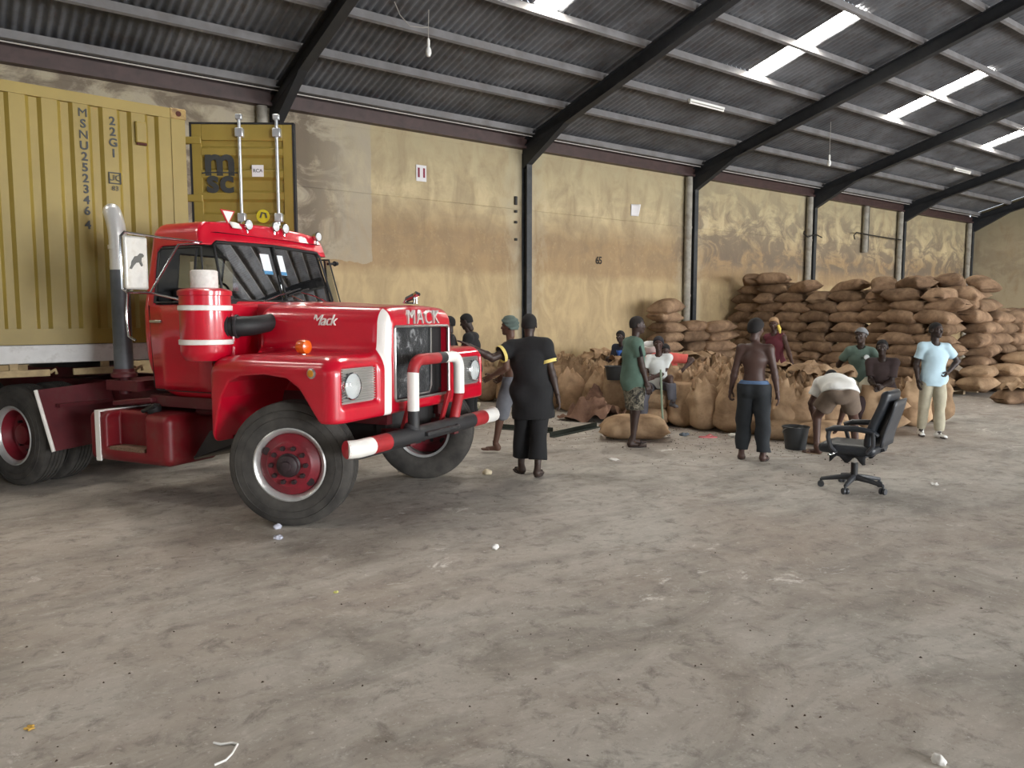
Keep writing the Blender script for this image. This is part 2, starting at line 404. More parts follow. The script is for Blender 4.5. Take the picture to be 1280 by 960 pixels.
SKYM = emis('translucent_roof_pane', (255, 250, 240), SKYLIGHT_POWER)
_nt = SKYM.node_tree; _co = objco(_nt); _sx = node(_nt, 'ShaderNodeSeparateXYZ'); _nt.links.new(_co, _sx.inputs[0])
_ln = mth(_nt, 'GREATER_THAN', mth(_nt, 'FRACT', mth(_nt, 'ADD', mth(_nt, 'MULTIPLY', _sx.outputs[0], 6.6), .35)), .30)       # grime in the valleys of the pane
_dn = ramp(_nt, noise(_nt, _co, 9, 5, .7), [(.34, (.05, .05, .05, 1)), (.46, (1, 1, 1, 1))])
_nt.links.new(mth(_nt, 'MULTIPLY', mth(_nt, 'MULTIPLY', mth(_nt, 'MAXIMUM', _ln, .012), _dn), SKYLIGHT_POWER), _nt.nodes['Principled BSDF'].inputs['Emission Strength'])
ang = math.atan(SLOPE)
PUR = [14.2 - 1.19 * k for k in range(13)] + [RIDGE]       # purlin lines of the back slope
ceil = bpy.data.objects.new('ceiling', None); COL.objects.link(ceil); struct(ceil)
_sheet = {}
def sheet_mesh(w, dy, mat, wave=.15, amp=.028):
    key = (round(w, 3), round(dy, 3), mat.name)
    if key not in _sheet:
        n = max(2, int(round(w / wave))); mb = MB(); K = n * 6
        mb.grid(lambda u, v: (u * w, -(v * dy * 1.02), amp * math.cos(u * n * 2 * math.pi) + v * dy * 1.02 * SLOPE), K, 1)
        _sheet[key] = mb.mesh('roof_sheet', mat, smooth=60, fix=False)
    return _sheet[key]
def roof_piece(name, x, y0, y1, w, mat, flip):
    me = sheet_mesh(w, abs(y1 - y0), mat)
    if not flip: return link(name, me, ceil, (x, y0, roof_z(y0)))
    return link(name, me, ceil, (x + w, y0, roof_z(y0)), (0, 0, math.pi))
edges = [15.0] + PUR[1:]
def in_frame(x, y0, y1, w):          # does any of this roof pane fall inside the picture
    for a in (x, x + w / 2, x + w):
        for y in (y0, (y0 + y1) / 2, y1):
            v = np.array([a, y, roof_z(y) - CAMZ]); d = v @ _fwd
            if d > .1 and abs(FPX * (v @ _rt) / d) < 640 and abs(FPX * (v @ _upv) / d) < 480: return True
    return False
for flip in (False, True):
    E = edges if not flip else [2 * RIDGE - y for y in edges]
    for bi, bx0 in enumerate(BAYS[:-1]):
        for k in range(len(E) - 1):
            w = 6.0
            sky = k in (3, 4)
            if sky:
                s0, s1 = 3.22, 3.74
                roof_piece('roof_sheet', bx0, E[k], E[k + 1], s0, SHEETM, flip); roof_piece('roof_sheet', bx0 + s1, E[k], E[k + 1], w - s1, SHEETM, flip)
                roof_piece('skylight_pane' if in_frame(bx0 + s0, E[k], E[k + 1], s1 - s0) else 'skylight_pane_offscreen', bx0 + s0, E[k], E[k + 1], s1 - s0, SKYM, flip)
            else: roof_piece('roof_sheet', bx0, E[k], E[k + 1], w, SHEETM, flip)
mb = MB(); mb.box((0, 0, -.095), (6.0, .07, .15)); mb.box((0, .05, -.03), (6.0, .05, .012)); PURME = mb.mesh('purlin', PURM, smooth=0)
for flip in (False, True):
    for y in PUR[1:-1]:
        yy = y if not flip else 2 * RIDGE - y
        for bx0 in BAYS[:-1]: link('purlin', PURME, ceil, (bx0 + 3, yy, roof_z(yy) - .015), (-ang if not flip else ang, 0, 0))
mb = MB(); L = 15.45; ZB = -.33
mb.box((0, 0, 0), (.022, L, .28)); mb.box((0, 0, .14), (.17, L, .022)); mb.box((0, 0, -.14), (.17, L, .022)); RAFME = mb.mesh('rafter', RAFM, smooth=0)
for flip in (False, True):
    for x in BAYS[1:-1] + [X1 - .12]:
        yy = (YB + RIDGE) / 2; yy = yy if not flip else 2 * RIDGE - yy
        link('rafter', RAFME, ceil, (x, yy, roof_z(yy) - .335), (-ang if not flip else ang, 0, 0))
# haunch at the foot of each rafter
mb = MB(); mb.prism([(14.45, 5.2), (14.45, 5.72), (12.7, 6.1)], lambda a, b, d: (d, a, b), -.08, .08); HME = mb.mesh('rafter_haunch', RAFM, smooth=0)
for x in BAYS[3:-1] + [X1 - .12]: link('rafter_haunch', HME, ceil, (x, 0, 0))
# eave: maroon beam, thin bright gutter lip, lowest purlin
for bx0 in BAYS[:-1]:
    mb = MB(); mb.bx(bx0, bx0 + 6, YB - .12, YB + .1, 5.68, 5.9); mb.bx(bx0, bx0 + 6, YB - .2, YB - .02, 5.64, 5.7); o = mb.obj('eave_beam', EAVEM, ceil, smooth=0)
    mb = MB(); mb.bx(bx0, bx0 + 6, YB - .42, YB - .3, 5.93, 6.06); mb.obj('eave_purlin', PURM, ceil, smooth=0)
    mb = MB(); mb.tube([(bx0, YB - .32, 5.9), (bx0 + 6, YB - .32, 5.9)], .012, 6); mb.obj('eave_conduit', M('pale_conduit', (190, 186, 180), .4), ceil)
mb = MB(); mb.bx(X0, X1, YB + .05, YB + .5, 5.86, 6.06); mb.obj('eave_backing', EAVEM, ceil, smooth=0)
mb = MB(); mb.bx(X0, X1, YF - .3, YF + .1, 5.85, 6.1); mb.obj('eave_backing', EAVEM, ceil, smooth=0)

# ---- columns against the back wall and the pipes beside them
COLM = M('column_steel', (48, 52, 56), .55, var=.2, dirt=(90, 86, 80), dirt_amt=.35)
PIPEM = M('pale_pipe', (150, 146, 136), .7, var=.2, dirt=(110, 100, 86), dirt_amt=.6, dirt_scale=4)
clabels = {5.25: 'dark steel column rising behind the open container door',
           11.25: 'dark steel column between the two sheets of paper on the ochre wall',
           17.25: 'dark steel column behind the small heap of lying sacks',
           23.25: 'dark steel column rising behind the left end of the tall sack stack',
           29.25: 'dark steel column rising behind the middle of the tall sack stack',
           35.25: 'dark steel column in the corner of the ochre wall and gable'}
plabels = {5.25: 'short pale pipe end beside the steel column above the container door',
           17.25: 'pale grey drainpipe beside the steel column behind the small sack heap',
           23.25: 'pale grey drainpipe with wire hook behind left of the tall sack stack',
           29.25: 'pale grey drainpipe behind the middle of the tall sack stack',
           35.25: 'pale grey drainpipe in the corner of the ochre wall'}
for x in BAYS[4:]:
    xx = min(x, X1 - .15)
    if x not in clabels: continue
    t = thing('steel_column', clabels[x], 'column', (xx, YB - .11, 0))
    mb = MB(); mb.bx(-.012, .012, -.09, .09, 0, 5.55); mb.obj('web', COLM, t, smooth=0)
    for s in (-1, 1):
        mb = MB(); mb.bx(-.075, .075, s * .09 - .01, s * .09 + .01, 0, 5.55); mb.obj('flange', COLM, t, smooth=0)
    mb = MB(); mb.bx(-.14, .14, -.13, .1, 0, .02); mb.obj('base_plate', COLM, t, smooth=0)
    if x in plabels:
        q = thing('drain_pipe', plabels[x], 'pipe', (xx - .26, YB - .135, 0))
        mb = MB(); mb.cyl((0, 0, 0), (0, 0, 5.62), .1, n=16); mb.obj('pipe', PIPEM, q)
        for z in (2.3, 4.2):
            mb = MB(); mb.cyl((0, 0, z), (0, 0, z + .06), .112, n=16); mb.obj('bracket', PIPEM, q)
# loose pipe piece and cable by the fourth bay
t = thing('hanging_pipe_stub', 'short grey pipe stub hanging from the eave in the fourth bay', 'pipe', (26.5, YB - .135, 0))
mb = MB(); mb.cyl((0, 0, 4.0), (0, 0, 5.62), .1, n=14); mb.obj('pipe', PIPEM, t)
mb = MB(); mb.cyl((.2, .02, 4.05), (.2, .02, 5.62), .05, n=10); mb.obj('rear_pipe', COLM, t)
WIREM = M('black_wire', (30, 28, 26), .6)
t = MB(); t.tube([(25.7, YB - .2, 4.42), (25.6, YB - .22, 4.55), (25.8, YB - .2, 4.66), (26.4, YB - .26, 4.62), (27.4, YB - .25, 4.6), (28.9, YB - .24, 4.58)], .022, 6)
tag(t.obj('rusty_rod', WIREM), 'thin dark rod hooked across the pipe stub on the ochre wall', 'rod')
t = MB(); t.tube([(22.6, YB - .2, 4.48), (22.5, YB - .24, 4.4), (22.7, YB - .28, 4.3), (23.1, YB - .3, 4.42), (23.5, YB - .28, 4.34)], .022, 6)
tag(t.obj('wire_hook', WIREM), 'bent dark wire hook on the drainpipe above the tall stack', 'wire')
t = MB(); t.tube([(33.9, YB - .25, 2.34), (34.6, YB - .3, 2.38), (35.1, YB - .3, 2.36), (35.3, YB - .25, 2.45)], .025, 6)
tag(t.obj('wire_bracket', WIREM), 'dark bracket rod on the drainpipe in the far corner', 'bracket')
# notices on the wall
PAPER = M('paper_white', (222, 220, 222), .8)
t = thing('wall_notice', 'white notice with the number 11 on the ochre wall', 'sign', (8.44, YB - .02, 4.8))
mb = MB(); mb.bx(-.125, .125, -.006, .004, -.17, .17); mb.obj('sheet', PAPER, t, smooth=0)
text_obj('numeral', '11', .26, M('ink_maroon', (130, 40, 62), .7), t, facing((0, -.009, 0), (1, 0, 0), (0, 0, 1)), .001, thicken=.012)
def curled(name, w, h, curl, mat, loc, label):
    mb = MB(); mb.grid(lambda u, v: ((u - .5) * w, -.01 - curl * u * u * (0.4 + v * .6) - .01 * v, (v - .5) * h), 8, 6)
    o = mb.obj(name, mat, thick=.003); o.location = loc; return tag(o, label, 'paper')
curled('curled_paper', .24, .3, .12, PAPER, (14.94, YB - .01, 4.55), 'blank curled white paper peeling off the ochre wall')
t = thing('stencilled_mark', 'black stencilled number 65 on the ochre wall', 'marking', (13.68, YB - .016, 3.17))
text_obj('numeral', '65', .26, M('stencil_black', (52, 46, 40), .9), t, facing((0, -.001, 0), (1, 0, 0), (0, 0, 1)), .001, spacing=.8, thicken=.006)
# dark drill holes and rust streak fittings beside the second column
for z, wh in ((4.45, 'uppermost long'), (4.2, 'second highest'), (3.95, 'second lowest'), (3.55, 'lowest')):
    mb = MB(); mb.box((10.98, YB - .03, z), (.07, .05, .06 if z != 4.45 else .2)); tag(mb.obj('rusty_bolt', WIREM, bevel=.01), wh + ' rusty bolt stub in the ochre wall beside the second column', 'bolt', 'bolt stubs beside the column')

# ---- lamps hanging from the roof
LAMPW = M('lamp_white', (232, 232, 228), .35)
def bulb(x, y, drop, label, loop):
    zt = roof_z(y) - .1
    t = thing('hanging_bulb', label, 'lamp', (x, y, zt - drop))
    mb = MB(); mb.tube([(0, 0, .12), (0, 0, drop * .5), (.01, 0, drop)], .008, 6); mb.obj('cord', M('cord_pale', (150, 146, 140), .7), t)
    mb = MB(); mb.lathe([(.022, .02), (.026, .06), (.026, .13), (.015, .16)], n=14); mb.obj('socket', LAMPW, t)
    mb = MB(); mb.lathe([(.002, -.14), (.03, -.13), (.05, -.08), (.048, -.03), (.028, .02)], n=16); mb.obj('bulb', M('bulb_glass', (226, 228, 226), .15), t)
    if loop:
        mb = MB(); mb.tube([(0, 0, drop * .55), (-.1, 0, drop * .5), (-.35, 0, drop * .45), (-.5, .05, drop * .7), (-.6, .05, drop)], .008, 6); mb.obj('cable_loop', M('cord_pale', (150, 146, 140), .7), t)
bulb(6.75, 11.3, .62, 'pale bulb hanging on a looped cable above the truck', True)
bulb(18.9, 11.3, 1.0, 'small bare bulb on a long cord above the tall sack stack', False)
def tube_lamp(x, y, label, w=1.22):
    t = thing('tube_lamp', label, 'lamp', (x, y, roof_z(y) - .22))
    mb = MB(); mb.bx(-w / 2, w / 2, -.035, .035, 0, .05); mb.obj('housing', LAMPW, t, smooth=0)
    mb = MB(); mb.cyl((-w / 2 + .04, 0, -.03), (w / 2 - .04, 0, -.03), .018, n=10); mb.obj('tube', M('tube_glass', (240, 240, 238), .2), t)
    for s in (-1, 1):
        mb = MB(); mb.bx(s * (w / 2 - .03) - .02, s * (w / 2 - .03) + .02, -.02, .02, -.05, .005); mb.obj('end_cap', LAMPW, t, smooth=0)
tube_lamp(14.4, 11.7, 'white fluorescent tube fitting under a purlin near the bright skylights')
tube_lamp(27.6, 11.7, 'white fluorescent tube fitting under a purlin toward the far gable')
# ================================================================== red tractor unit (local x forward, y to its left, z up; origin under the front axle)
m, nt, p = nt_new('red_paint'); co = objco(nt)
c = ramp(nt, noise(nt, co, 2.0, 5), [(.3, (178, 3, 32)), (.7, (200, 5, 42))])
nt.links.new(c, p.inputs['Base Color']); p.inputs['Roughness'].default_value = .32; p.inputs['Coat Weight'].default_value = .7; p.inputs['Coat Roughness'].default_value = .08
RED = m
m, nt, p = nt_new('red_paint_cab'); tc = nt.nodes.new('ShaderNodeTexCoord'); co = tc.outputs['Object']
c = ramp(nt, noise(nt, co, 2.0, 5), [(.3, (178, 3, 32)), (.7, (200, 5, 42))])
sub = node(nt, 'ShaderNodeVectorMath', operation='SUBTRACT'); nt.links.new(co, sub.inputs[0]); sub.inputs[1].default_value = (-1.4, 0, 1.8)
dot = node(nt, 'ShaderNodeVectorMath', operation='DOT_PRODUCT'); nt.links.new(sub.outputs[0], dot.inputs[0]); nt.links.new(tc.outputs['Normal'], dot.inputs[1])
c = mixc(nt, mth(nt, 'LESS_THAN', dot.outputs['Value'], -.1), c, lin((34, 33, 34)))      # dark trim on the inside of the shell
nt.links.new(c, p.inputs['Base Color']); p.inputs['Roughness'].default_value = .32; p.inputs['Coat Weight'].default_value = .7; p.inputs['Coat Roughness'].default_value = .08
REDC = m
m, nt, p = nt_new('red_paint_hood'); co = objco(nt)
sx = node(nt, 'ShaderNodeSeparateXYZ'); nt.links.new(co, sx.inputs[0]); X, Y, Z = sx.outputs
c = ramp(nt, noise(nt, co, 2.0, 5), [(.3, (178, 3, 32)), (.7, (200, 5, 42))])
yc = mth(nt, 'ABSOLUTE', mth(nt, 'ADD', Y, mth(nt, 'ADD', .565, mth(nt, 'MULTIPLY', mth(nt, 'SUBTRACT', Z, .9), -.03))))
k = mth(nt, 'MULTIPLY', mth(nt, 'LESS_THAN', yc, .048), mth(nt, 'GREATER_THAN', X, .535))
c = mixc(nt, k, c, lin((232, 228, 222)))
nt.links.new(c, p.inputs['Base Color']); p.inputs['Roughness'].default_value = .32; p.inputs['Coat Weight'].default_value = .7; p.inputs['Coat Roughness'].default_value = .08
REDH = m
MAROON = M('maroon_chassis', (84, 18, 26), .55, var=.25, vs_=5, dirt=(70, 50, 46), dirt_amt=.6, dirt_scale=5)
DREDTANK = M('tank_red', (112, 14, 24), .45, var=.2, vs_=4, dirt=(86, 62, 54), dirt_amt=.55, dirt_scale=4, bmp=.2, bs=8)
BLACK = M('black_rubber_part', (26, 26, 27), .6, var=.2)
DARK = M('cab_interior_dark', (34, 33, 34), .8, var=.2)
CHROME = M('chrome', (210, 212, 214), .12, 1.0)
STEELW = M('brushed_steel', (196, 196, 194), .3, .9, var=.1)
WHITE = M('white_paint', (232, 230, 224), .4, var=.06)
GREYPIPE = M('exhaust_grey', (84, 88, 92), .5, .3, var=.2, vs_=8)
GUARDRED = M('guard_red', (158, 34, 40), .5, var=.2)
GUARDBLK = M('guard_black', (38, 38, 40), .55, var=.2)
m, nt, p = nt_new('tyre_rubber'); co = objco(nt)
c = ramp(nt, noise(nt, co, 5, 6, .65), [(.3, (44, 42, 40)), (.6, (70, 67, 63)), (.8, (92, 87, 80))])
nt.links.new(c, p.inputs['Base Color']); p.inputs['Roughness'].default_value = .85
TYRE = m
m, nt, p = nt_new('tinted_glass'); p.inputs['Base Color'].default_value = (.9, .95, .97, 1)
p.inputs['Transmission Weight'].default_value = 1; p.inputs['Roughness'].default_value = .0; p.inputs['IOR'].default_value = 1.45
gl = nt.nodes.new('ShaderNodeBsdfGlossy'); gl.inputs['Roughness'].default_value = .02
tr = nt.nodes.new('ShaderNodeBsdfTransparent'); tr.inputs[0].default_value = (.55, .6, .62, 1)
fr = nt.nodes.new('ShaderNodeFresnel'); fr.inputs[0].default_value = 1.45
ms = nt.nodes.new('ShaderNodeMixShader'); nt.links.new(fr.outputs[0], ms.inputs[0]); nt.links.new(tr.outputs[0], ms.inputs[1]); nt.links.new(gl.outputs[0], ms.inputs[2])
nt.links.new(ms.outputs[0], nt.nodes['Material Output'].inputs['Surface'])
GLASS = m
m, nt, p = nt_new('clear_lens')
gl = nt.nodes.new('ShaderNodeBsdfGlossy'); gl.inputs['Roughness'].default_value = .03
tr = nt.nodes.new('ShaderNodeBsdfTransparent'); tr.inputs[0].default_value = (.95, .96, .97, 1)
fr = nt.nodes.new('ShaderNodeFresnel'); fr.inputs[0].default_value = 1.5
ms = nt.nodes.new('ShaderNodeMixShader'); nt.links.new(fr.outputs[0], ms.inputs[0]); nt.links.new(tr.outputs[0], ms.inputs[1]); nt.links.new(gl.outputs[0], ms.inputs[2])
nt.links.new(ms.outputs[0], nt.nodes['Material Output'].inputs['Surface'])
CLEAR = m
AMBER = M('amber_lens', (222, 96, 24), .2, coat=.6)

TA = R(-62.5); TO = (3.244, 6.626, 0)
truck = thing('tractor_truck', 'glossy red long-nosed tractor truck with white stripes and bull bar', 'truck', TO, TA)

ARCH = [(-.73, .3), (-.72, .69), (-.60, 1.06), (-.50, 1.20), (-.36, 1.255), (-.1, 1.275), (.14, 1.25), (.27, 1.17), (.38, 1.02), (.47, .90), (.62, .66), (.62, .3)]
def hood_sdf(P):
    x, y, z = P[:, 0], P[:, 1], P[:, 2]; ay = np.abs(y)
    t = np.clip((x + .92) / 1.54, 0, 1)
    w = .80 + (.60 - .80) * t                       # half width of the nose
    wz = w - .045 * np.clip((z - 1.2) / .6, 0, 1)
    top = 1.90 - .055 * t - .035 * (ay / .6) ** 2
    q = np.stack([x + .03, ay / wz * .7, z - (top - 1.85)], -1)
    d = s_box(q, (0, 0, 1.35), (.66, .7, .5), .13)
    d = smin(d, s_box(P, (-.55, 0, 1.6), (.40, .52, .262), .06), .05)
    # fenders
    fx = np.stack([x, ay, z], -1)
    ft = np.clip((x + .6) / 1.2, 0, 1)
    fz = fx.copy(); fz[:, 2] = z + .05 * np.clip((-x - .25) / .5, 0, 1) ** 2
    f = s_box(fz, (-.075, .88, 1.05), (.70, .39, .385), .15)
    # outer side tumbles home towards the rear
    f = smax(f, (ay - 1.27) * .95 + .1 * np.clip(-x - .3, 0, 1), .04)
    d = smin(d, f, .10)
    # cut below the front valance and along the sloping rear edge
    low = np.where(x > .3, .90, .90 - .25 * np.clip((.3 - x) / .5, 0, 1))
    d = smax(d, (low - z) * .9, .03)
    a = s_poly(x, z, ARCH)
    d = smax(d, -np.maximum(a, .46 - ay), .012)
    d = smax(d, -(s_box(P, (.72, 0, 1.335), (.2, .455, .325), .03)), .01)                       # grille mouth
    d = smax(d, -(s_box(np.stack([x, ay, z], -1), (.70, .925, 1.19), (.125, .225, .145), .02)), .01)   # lamp pockets
    # soft recess around the lamps
    d = smax(d, -(s_box(np.stack([x, ay, z], -1), (.70, .925, 1.19), (.095, .255, .175), .04)), .02)
    d = smax(d, -(s_box(P, (-.15, 0, .75), (.6, .42, .62), .05)), .01)                               # hollow for the engine
    return d
V, Fq = sdf_mesh(hood_sdf, (-1.02, -1.36, .6), (.72, 1.36, 1.98), .0155)
hood = link('hood', np_mesh('hood', V, Fq, REDH), truck); hood['label'] = 'red fibreglass hood with flared fenders and a white corner stripe'

def cab_sdf(P):
    x, y, z = P[:, 0], P[:, 1], P[:, 2]; ay = np.abs(y)
    s = np.where(z > 1.8, 1 - .12 * np.clip((z - 1.8) / .8, 0, 1.2), 1) * (1 - .035 * np.clip((1.6 - z) / .6, 0, 1))
    xs = x - .05 * np.clip((z - 1.8) / .8, 0, 1)
    q = np.stack([xs, y / s, z + .045 * (ay / .9) ** 2 * np.clip((z - 2.2) / .3, 0, 1)], -1)
    d = s_box(q, (-1.40, 0, 1.81), (.50, .965, .84), .12)
    d = smax(d, ((-1.92 - x) * .62 + (1.10 - z) * .62 + .0) + .05, .22)
    d = smax(d, (x + .955 + .30 * np.clip(z - 1.88, 0, 2) + .05 * (ay / .8) ** 2) * .95, .035)
    out = d
    d = np.maximum(d, -np.maximum(out + .045, 1.06 - z))
    win = s_poly(x, z, [(-1.70, 1.865), (-1.04, 1.865), (-1.03, 1.95), (-1.135, 2.35), (-1.16, 2.385), (-1.66, 2.385), (-1.70, 2.35)])
    d = smax(d, -np.maximum(win - .01, .6 - ay), .012)
    ws = s_poly(ay, z, [(-.1, 1.90), (.76, 1.90), (.785, 1.93), (.735, 2.40), (.70, 2.43), (-.1, 2.45)])
    d = smax(d, -np.maximum(np.maximum(ws - .01, -1.25 - x), 0 * x - 1), .012)
    rw = s_poly(ay, z, [(-.1, 2.0), (.55, 2.0), (.53, 2.35), (-.1, 2.35)])
    d = smax(d, -np.maximum(rw, x + 1.6), .012)
    return d
V, Fq = sdf_mesh(cab_sdf, (-1.96, -1.03, .93), (-.85, 1.03, 2.72), .0155)
cab = link('cab_shell', np_mesh('cab_shell', V, Fq, REDC), truck)
# cab trim lining hides the red inside
mb = MB(); mb.bx(-1.84, -1.0, -.86, .86, 1.05, 1.10); mb.obj('cab_floor', DARK, truck, smooth=0)
mb = MB(); mb.prism([(-1.18, 1.45), (-.96, 1.45), (-.99, 1.90), (-1.14, 1.92), (-1.2, 1.80)], lambda a, b, d: (a, d, b), -.84, .84); mb.obj('dashboard', DARK, truck, smooth=30, bevel=.015)
for s in (-1, 1):
    mb = MB(); mb.bx(-1.78, -1.35, s * .45 - .24, s * .45 + .24, 1.25, 1.42); mb.bx(-1.80, -1.68, s * .45 - .23, s * .45 + .23, 1.40, 2.02)
    mb.obj('cab_seat', DARK, truck, bevel=.04)
mb = MB(); cx, cz = -1.27, 1.93
mb.tube([(cx - .10 * math.sin(t), .45 + .22 * math.cos(t), cz + .19 * math.sin(t) * 1.0) for t in [2 * math.pi * i / 24 for i in range(24)]], .014, 8, closed=True)
mb.cyl((cx, .45, cz), (cx + .15, .45, cz - .25), .025); mb.box((cx, .45, cz), (.03, .42, .03)); mb.obj('steering_wheel', BLACK, truck)
mb = MB(); mb.grid(lambda u, v: (-1.83, -.8 + 1.6 * u, 1.1 + .88 * v), 1, 1); mb.obj('rear_lining', DARK, truck, smooth=0)
mb = MB(); mb.grid(lambda u, v: (-1.80 + .68 * u, -.74 + 1.48 * v, 2.52), 1, 1); mb.obj('roof_lining', DARK, truck, smooth=0)

# windshield: two panes meeting at a centre bar
def wsx(y, z): return -.962 - .30 * max(0, z - 1.88) - .05 * (abs(y) / .8) ** 2
for s in (-1, 1):
    mb = MB()
    def f(u, v, s=s):
        z = 1.885 + .555 * v; y = s * (.012 + u * (.775 - .05 * v - .012)); return (wsx(y, z) - .015, y, z)
    mb.grid(f, 10, 8); o = mb.obj('windshield_pane', GLASS, truck, thick=0)
mb = MB(); mb.tube([(wsx(0, z) + .002, 0, z) for z in (1.88, 2.15, 2.45)], .014, 6); mb.obj('windshield_bar', BLACK, truck)
pts = [(0.0, 1.893), (.74, 1.893), (.775, 1.92), (.735, 2.40), (.70, 2.435), (0, 2.45)]
ring = [(y, z) for y, z in pts] + [(-y, z) for y, z in pts[::-1]][1:-1]
mb = MB(); mb.tube([(wsx(y, z) + .004, y, z) for y, z in ring], .013, 6, closed=True); mb.obj('windshield_gasket', BLACK, truck)
for s in (-1, 1):     # side glass, dropped half way on the near side
    z1 = 2.37 if s > 0 else 2.37
    mb = MB(); mb.prism([(-1.20, 1.87), (-1.06, 1.87), (-1.15, 2.37), (-1.20, 2.37)], lambda a, b, d: (a, s * (.945 - .14 * (b - 1.87)) , b), 0, 0); mb.f = mb.f[1:2]; mb.m = [0]
    mb.obj('vent_window', GLASS, truck, smooth=0)
    mb = MB(); mb.tube([(-1.21, s * .955, 1.86), (-1.21, s * .885, 2.38)], .012, 6); mb.obj('window_bar', BLACK, truck)
    w = [(-1.69, 1.875), (-1.05, 1.875), (-1.15, 2.37), (-1.65, 2.375), (-1.69, 2.34)]
    mb = MB(); mb.tube([(a, s * (.962 - .145 * (b - 1.87)), b) for a, b in w], .011, 6, closed=True); mb.obj('window_gasket', BLACK, truck)
mb = MB(); mb.grid(lambda u, v: (-1.86, -.55 + 1.1 * u, 2.0 + .35 * v), 1, 1); mb.obj('rear_window_pane', GLASS, truck, smooth=0)
# stickers inside the windshield
for k, (y0, w_) in enumerate(((-.14, .12), (.06, .11))):
    mb = MB(); mb.grid(lambda u, v: (wsx(y0, 2.1 + .2 * v) - .028, y0 + (u - .5) * w_, 2.16 + .2 * v), 1, 1); st = mb.obj('sticker', M('sticker_white', (220, 228, 232), .6), truck, smooth=0)
    mb = MB(); mb.grid(lambda u, v: (wsx(y0, 2.1 + .06 * v) - .026, y0 + (u - .5) * w_, 2.16 + .05 * v), 1, 1); mb.obj('sticker_band', M('sticker_blue', (70, 132, 176), .6), st, smooth=0)
# doors: raised panel outline, handle
for s in (-1, 1):
    door = bpy.data.objects.new('door', None)
    def dy(z): return s * (.965 * (1 - .035 * max(0, (1.6 - z) / .6)) + .006)
    out = [(-1.74, 1.10), (-1.70, 1.065), (-1.02, 1.065), (-.985, 1.10), (-.985, 1.84), (-1.74, 1.84)]
    mb = MB(); n = 8
    mb.grid(lambda u, v: (-1.74 + .755 * u, dy(1.07 + .77 * v), 1.07 + .77 * v), 4, 10)
    d = mb.obj('door', RED, truck, thick=.012)
    mb = MB(); mb.tube([(a, dy(b) + s * .0, b) for a, b in [(-1.755, 1.85), (-1.755, 1.09), (-1.72, 1.055), (-1.0, 1.055), (-.97, 1.09), (-.97, 1.85)]], .005, 5); mb.obj('door_seam', BLACK, d)
    mb = MB(); mb.box((-1.66, s * .985, 1.70), (.15, .02, .025)); mb.obj('door_handle', STEELW, d, bevel=.006)
    mb = MB(); mb.tube([(-1.93, s * 1.0, 2.0), (-1.97, s * 1.03, 1.97), (-1.98, s * 1.04, 1.75), (-1.97, s * 1.03, 1.56), (-1.92, s * 1.0, 1.52)], .014, 8); mb.obj('grab_rail', CHROME, truck)
# wipers
for a, b in (((-.93, -.35, 1.89), (-.975, .06, 2.0)), ((-.93, .62, 1.885), (-.955, .16, 2.0))):
    mb = MB(); mb.tube([a, ((a[0] + b[0]) / 2 + .02, (a[1] + b[1]) / 2, (a[2] + b[2]) / 2 + .01), b], .007, 6); w_ = mb.obj('wiper', CHROME, truck)
    d_ = .3; mb = MB(); mb.tube([(b[0] + .004, b[1] - d_ / 2, b[2] - .05), (b[0] + .006, b[1] + d_ / 2, b[2] + .03)], .009, 6); mb.obj('wiper_blade', BLACK, w_)
# roof furniture
def roof_lamp(x, y, z, r=.05):
    mb = MB(); mb.lathe([(.004, -.06), (r * .7, -.05), (r, 0), (r * 1.06, .012), (r * .96, .02)], (x, y, z + .06), (1, 0, 0), 18); o = mb.obj('roof_lamp', CHROME, truck)
    mb = MB(); mb.lathe([(r * .94, .018), (r * .6, .03), (.003, .034)], (x, y, z + .06), (1, 0, 0), 18); mb.obj('lens', M('lamp_lens', (214, 218, 220), .1, coat=.5), o)
    mb = MB(); mb.cyl((x - .01, y, z - .02), (x - .01, y, z + .02), .014, n=8); mb.obj('bracket', CHROME, o)
for y, z in ((-.30, 2.57), (.07, 2.59), (.21, 2.585), (.72, 2.55)): roof_lamp(-1.16, y, z)
tri = [(0, .07), (.1, .07), (.05, -.03)]
mb = MB(); mb.prism([(-.09, .09), (.09, .09), (0, -.05)], lambda a, b, d: (d, a, b), 0, .01); q = mb.obj('triangle_plate', M('plate_red', (176, 36, 40), .5), truck, smooth=0); q.location = (-1.22, -.50, 2.66)
mb = MB(); mb.prism([(-.065, .078), (.065, .078), (0, -.028)], lambda a, b, d: (d, a, b), .01, .014); q2 = mb.obj('plate_face', WHITE, q, smooth=0)
mb = MB(); mb.cyl((0, 0, -.1), (0, 0, 0), .01, n=8); mb.obj('plate_stem', BLACK, q)
mb = MB(); mb.grid(lambda u, v: (-1.15 - .32 * u, -.50 + .11 * v, 2.655 - .05 * (.45 / .9) ** 2 + .000 - .06 * max(0, 1 - u * 4) ** 2 ), 8, 2); mb.obj('roof_stripe', WHITE, truck, thick=.012)
mb = MB(); mb.lathe([(.12, 0), (.10, .03), (.05, .05), (.002, .055)], (-1.45, -.48, 2.60), n=20); mb.obj('roof_vent', RED, truck)
mb = MB(); mb.cyl((-1.2, .93, 2.33), (-1.2, 1.06, 2.34), .014, n=8); mb.cyl((-1.2, 1.05, 2.34), (-1.2, 1.10, 2.345), .03, .02, n=10); mb.obj('side_marker', BLACK, truck)
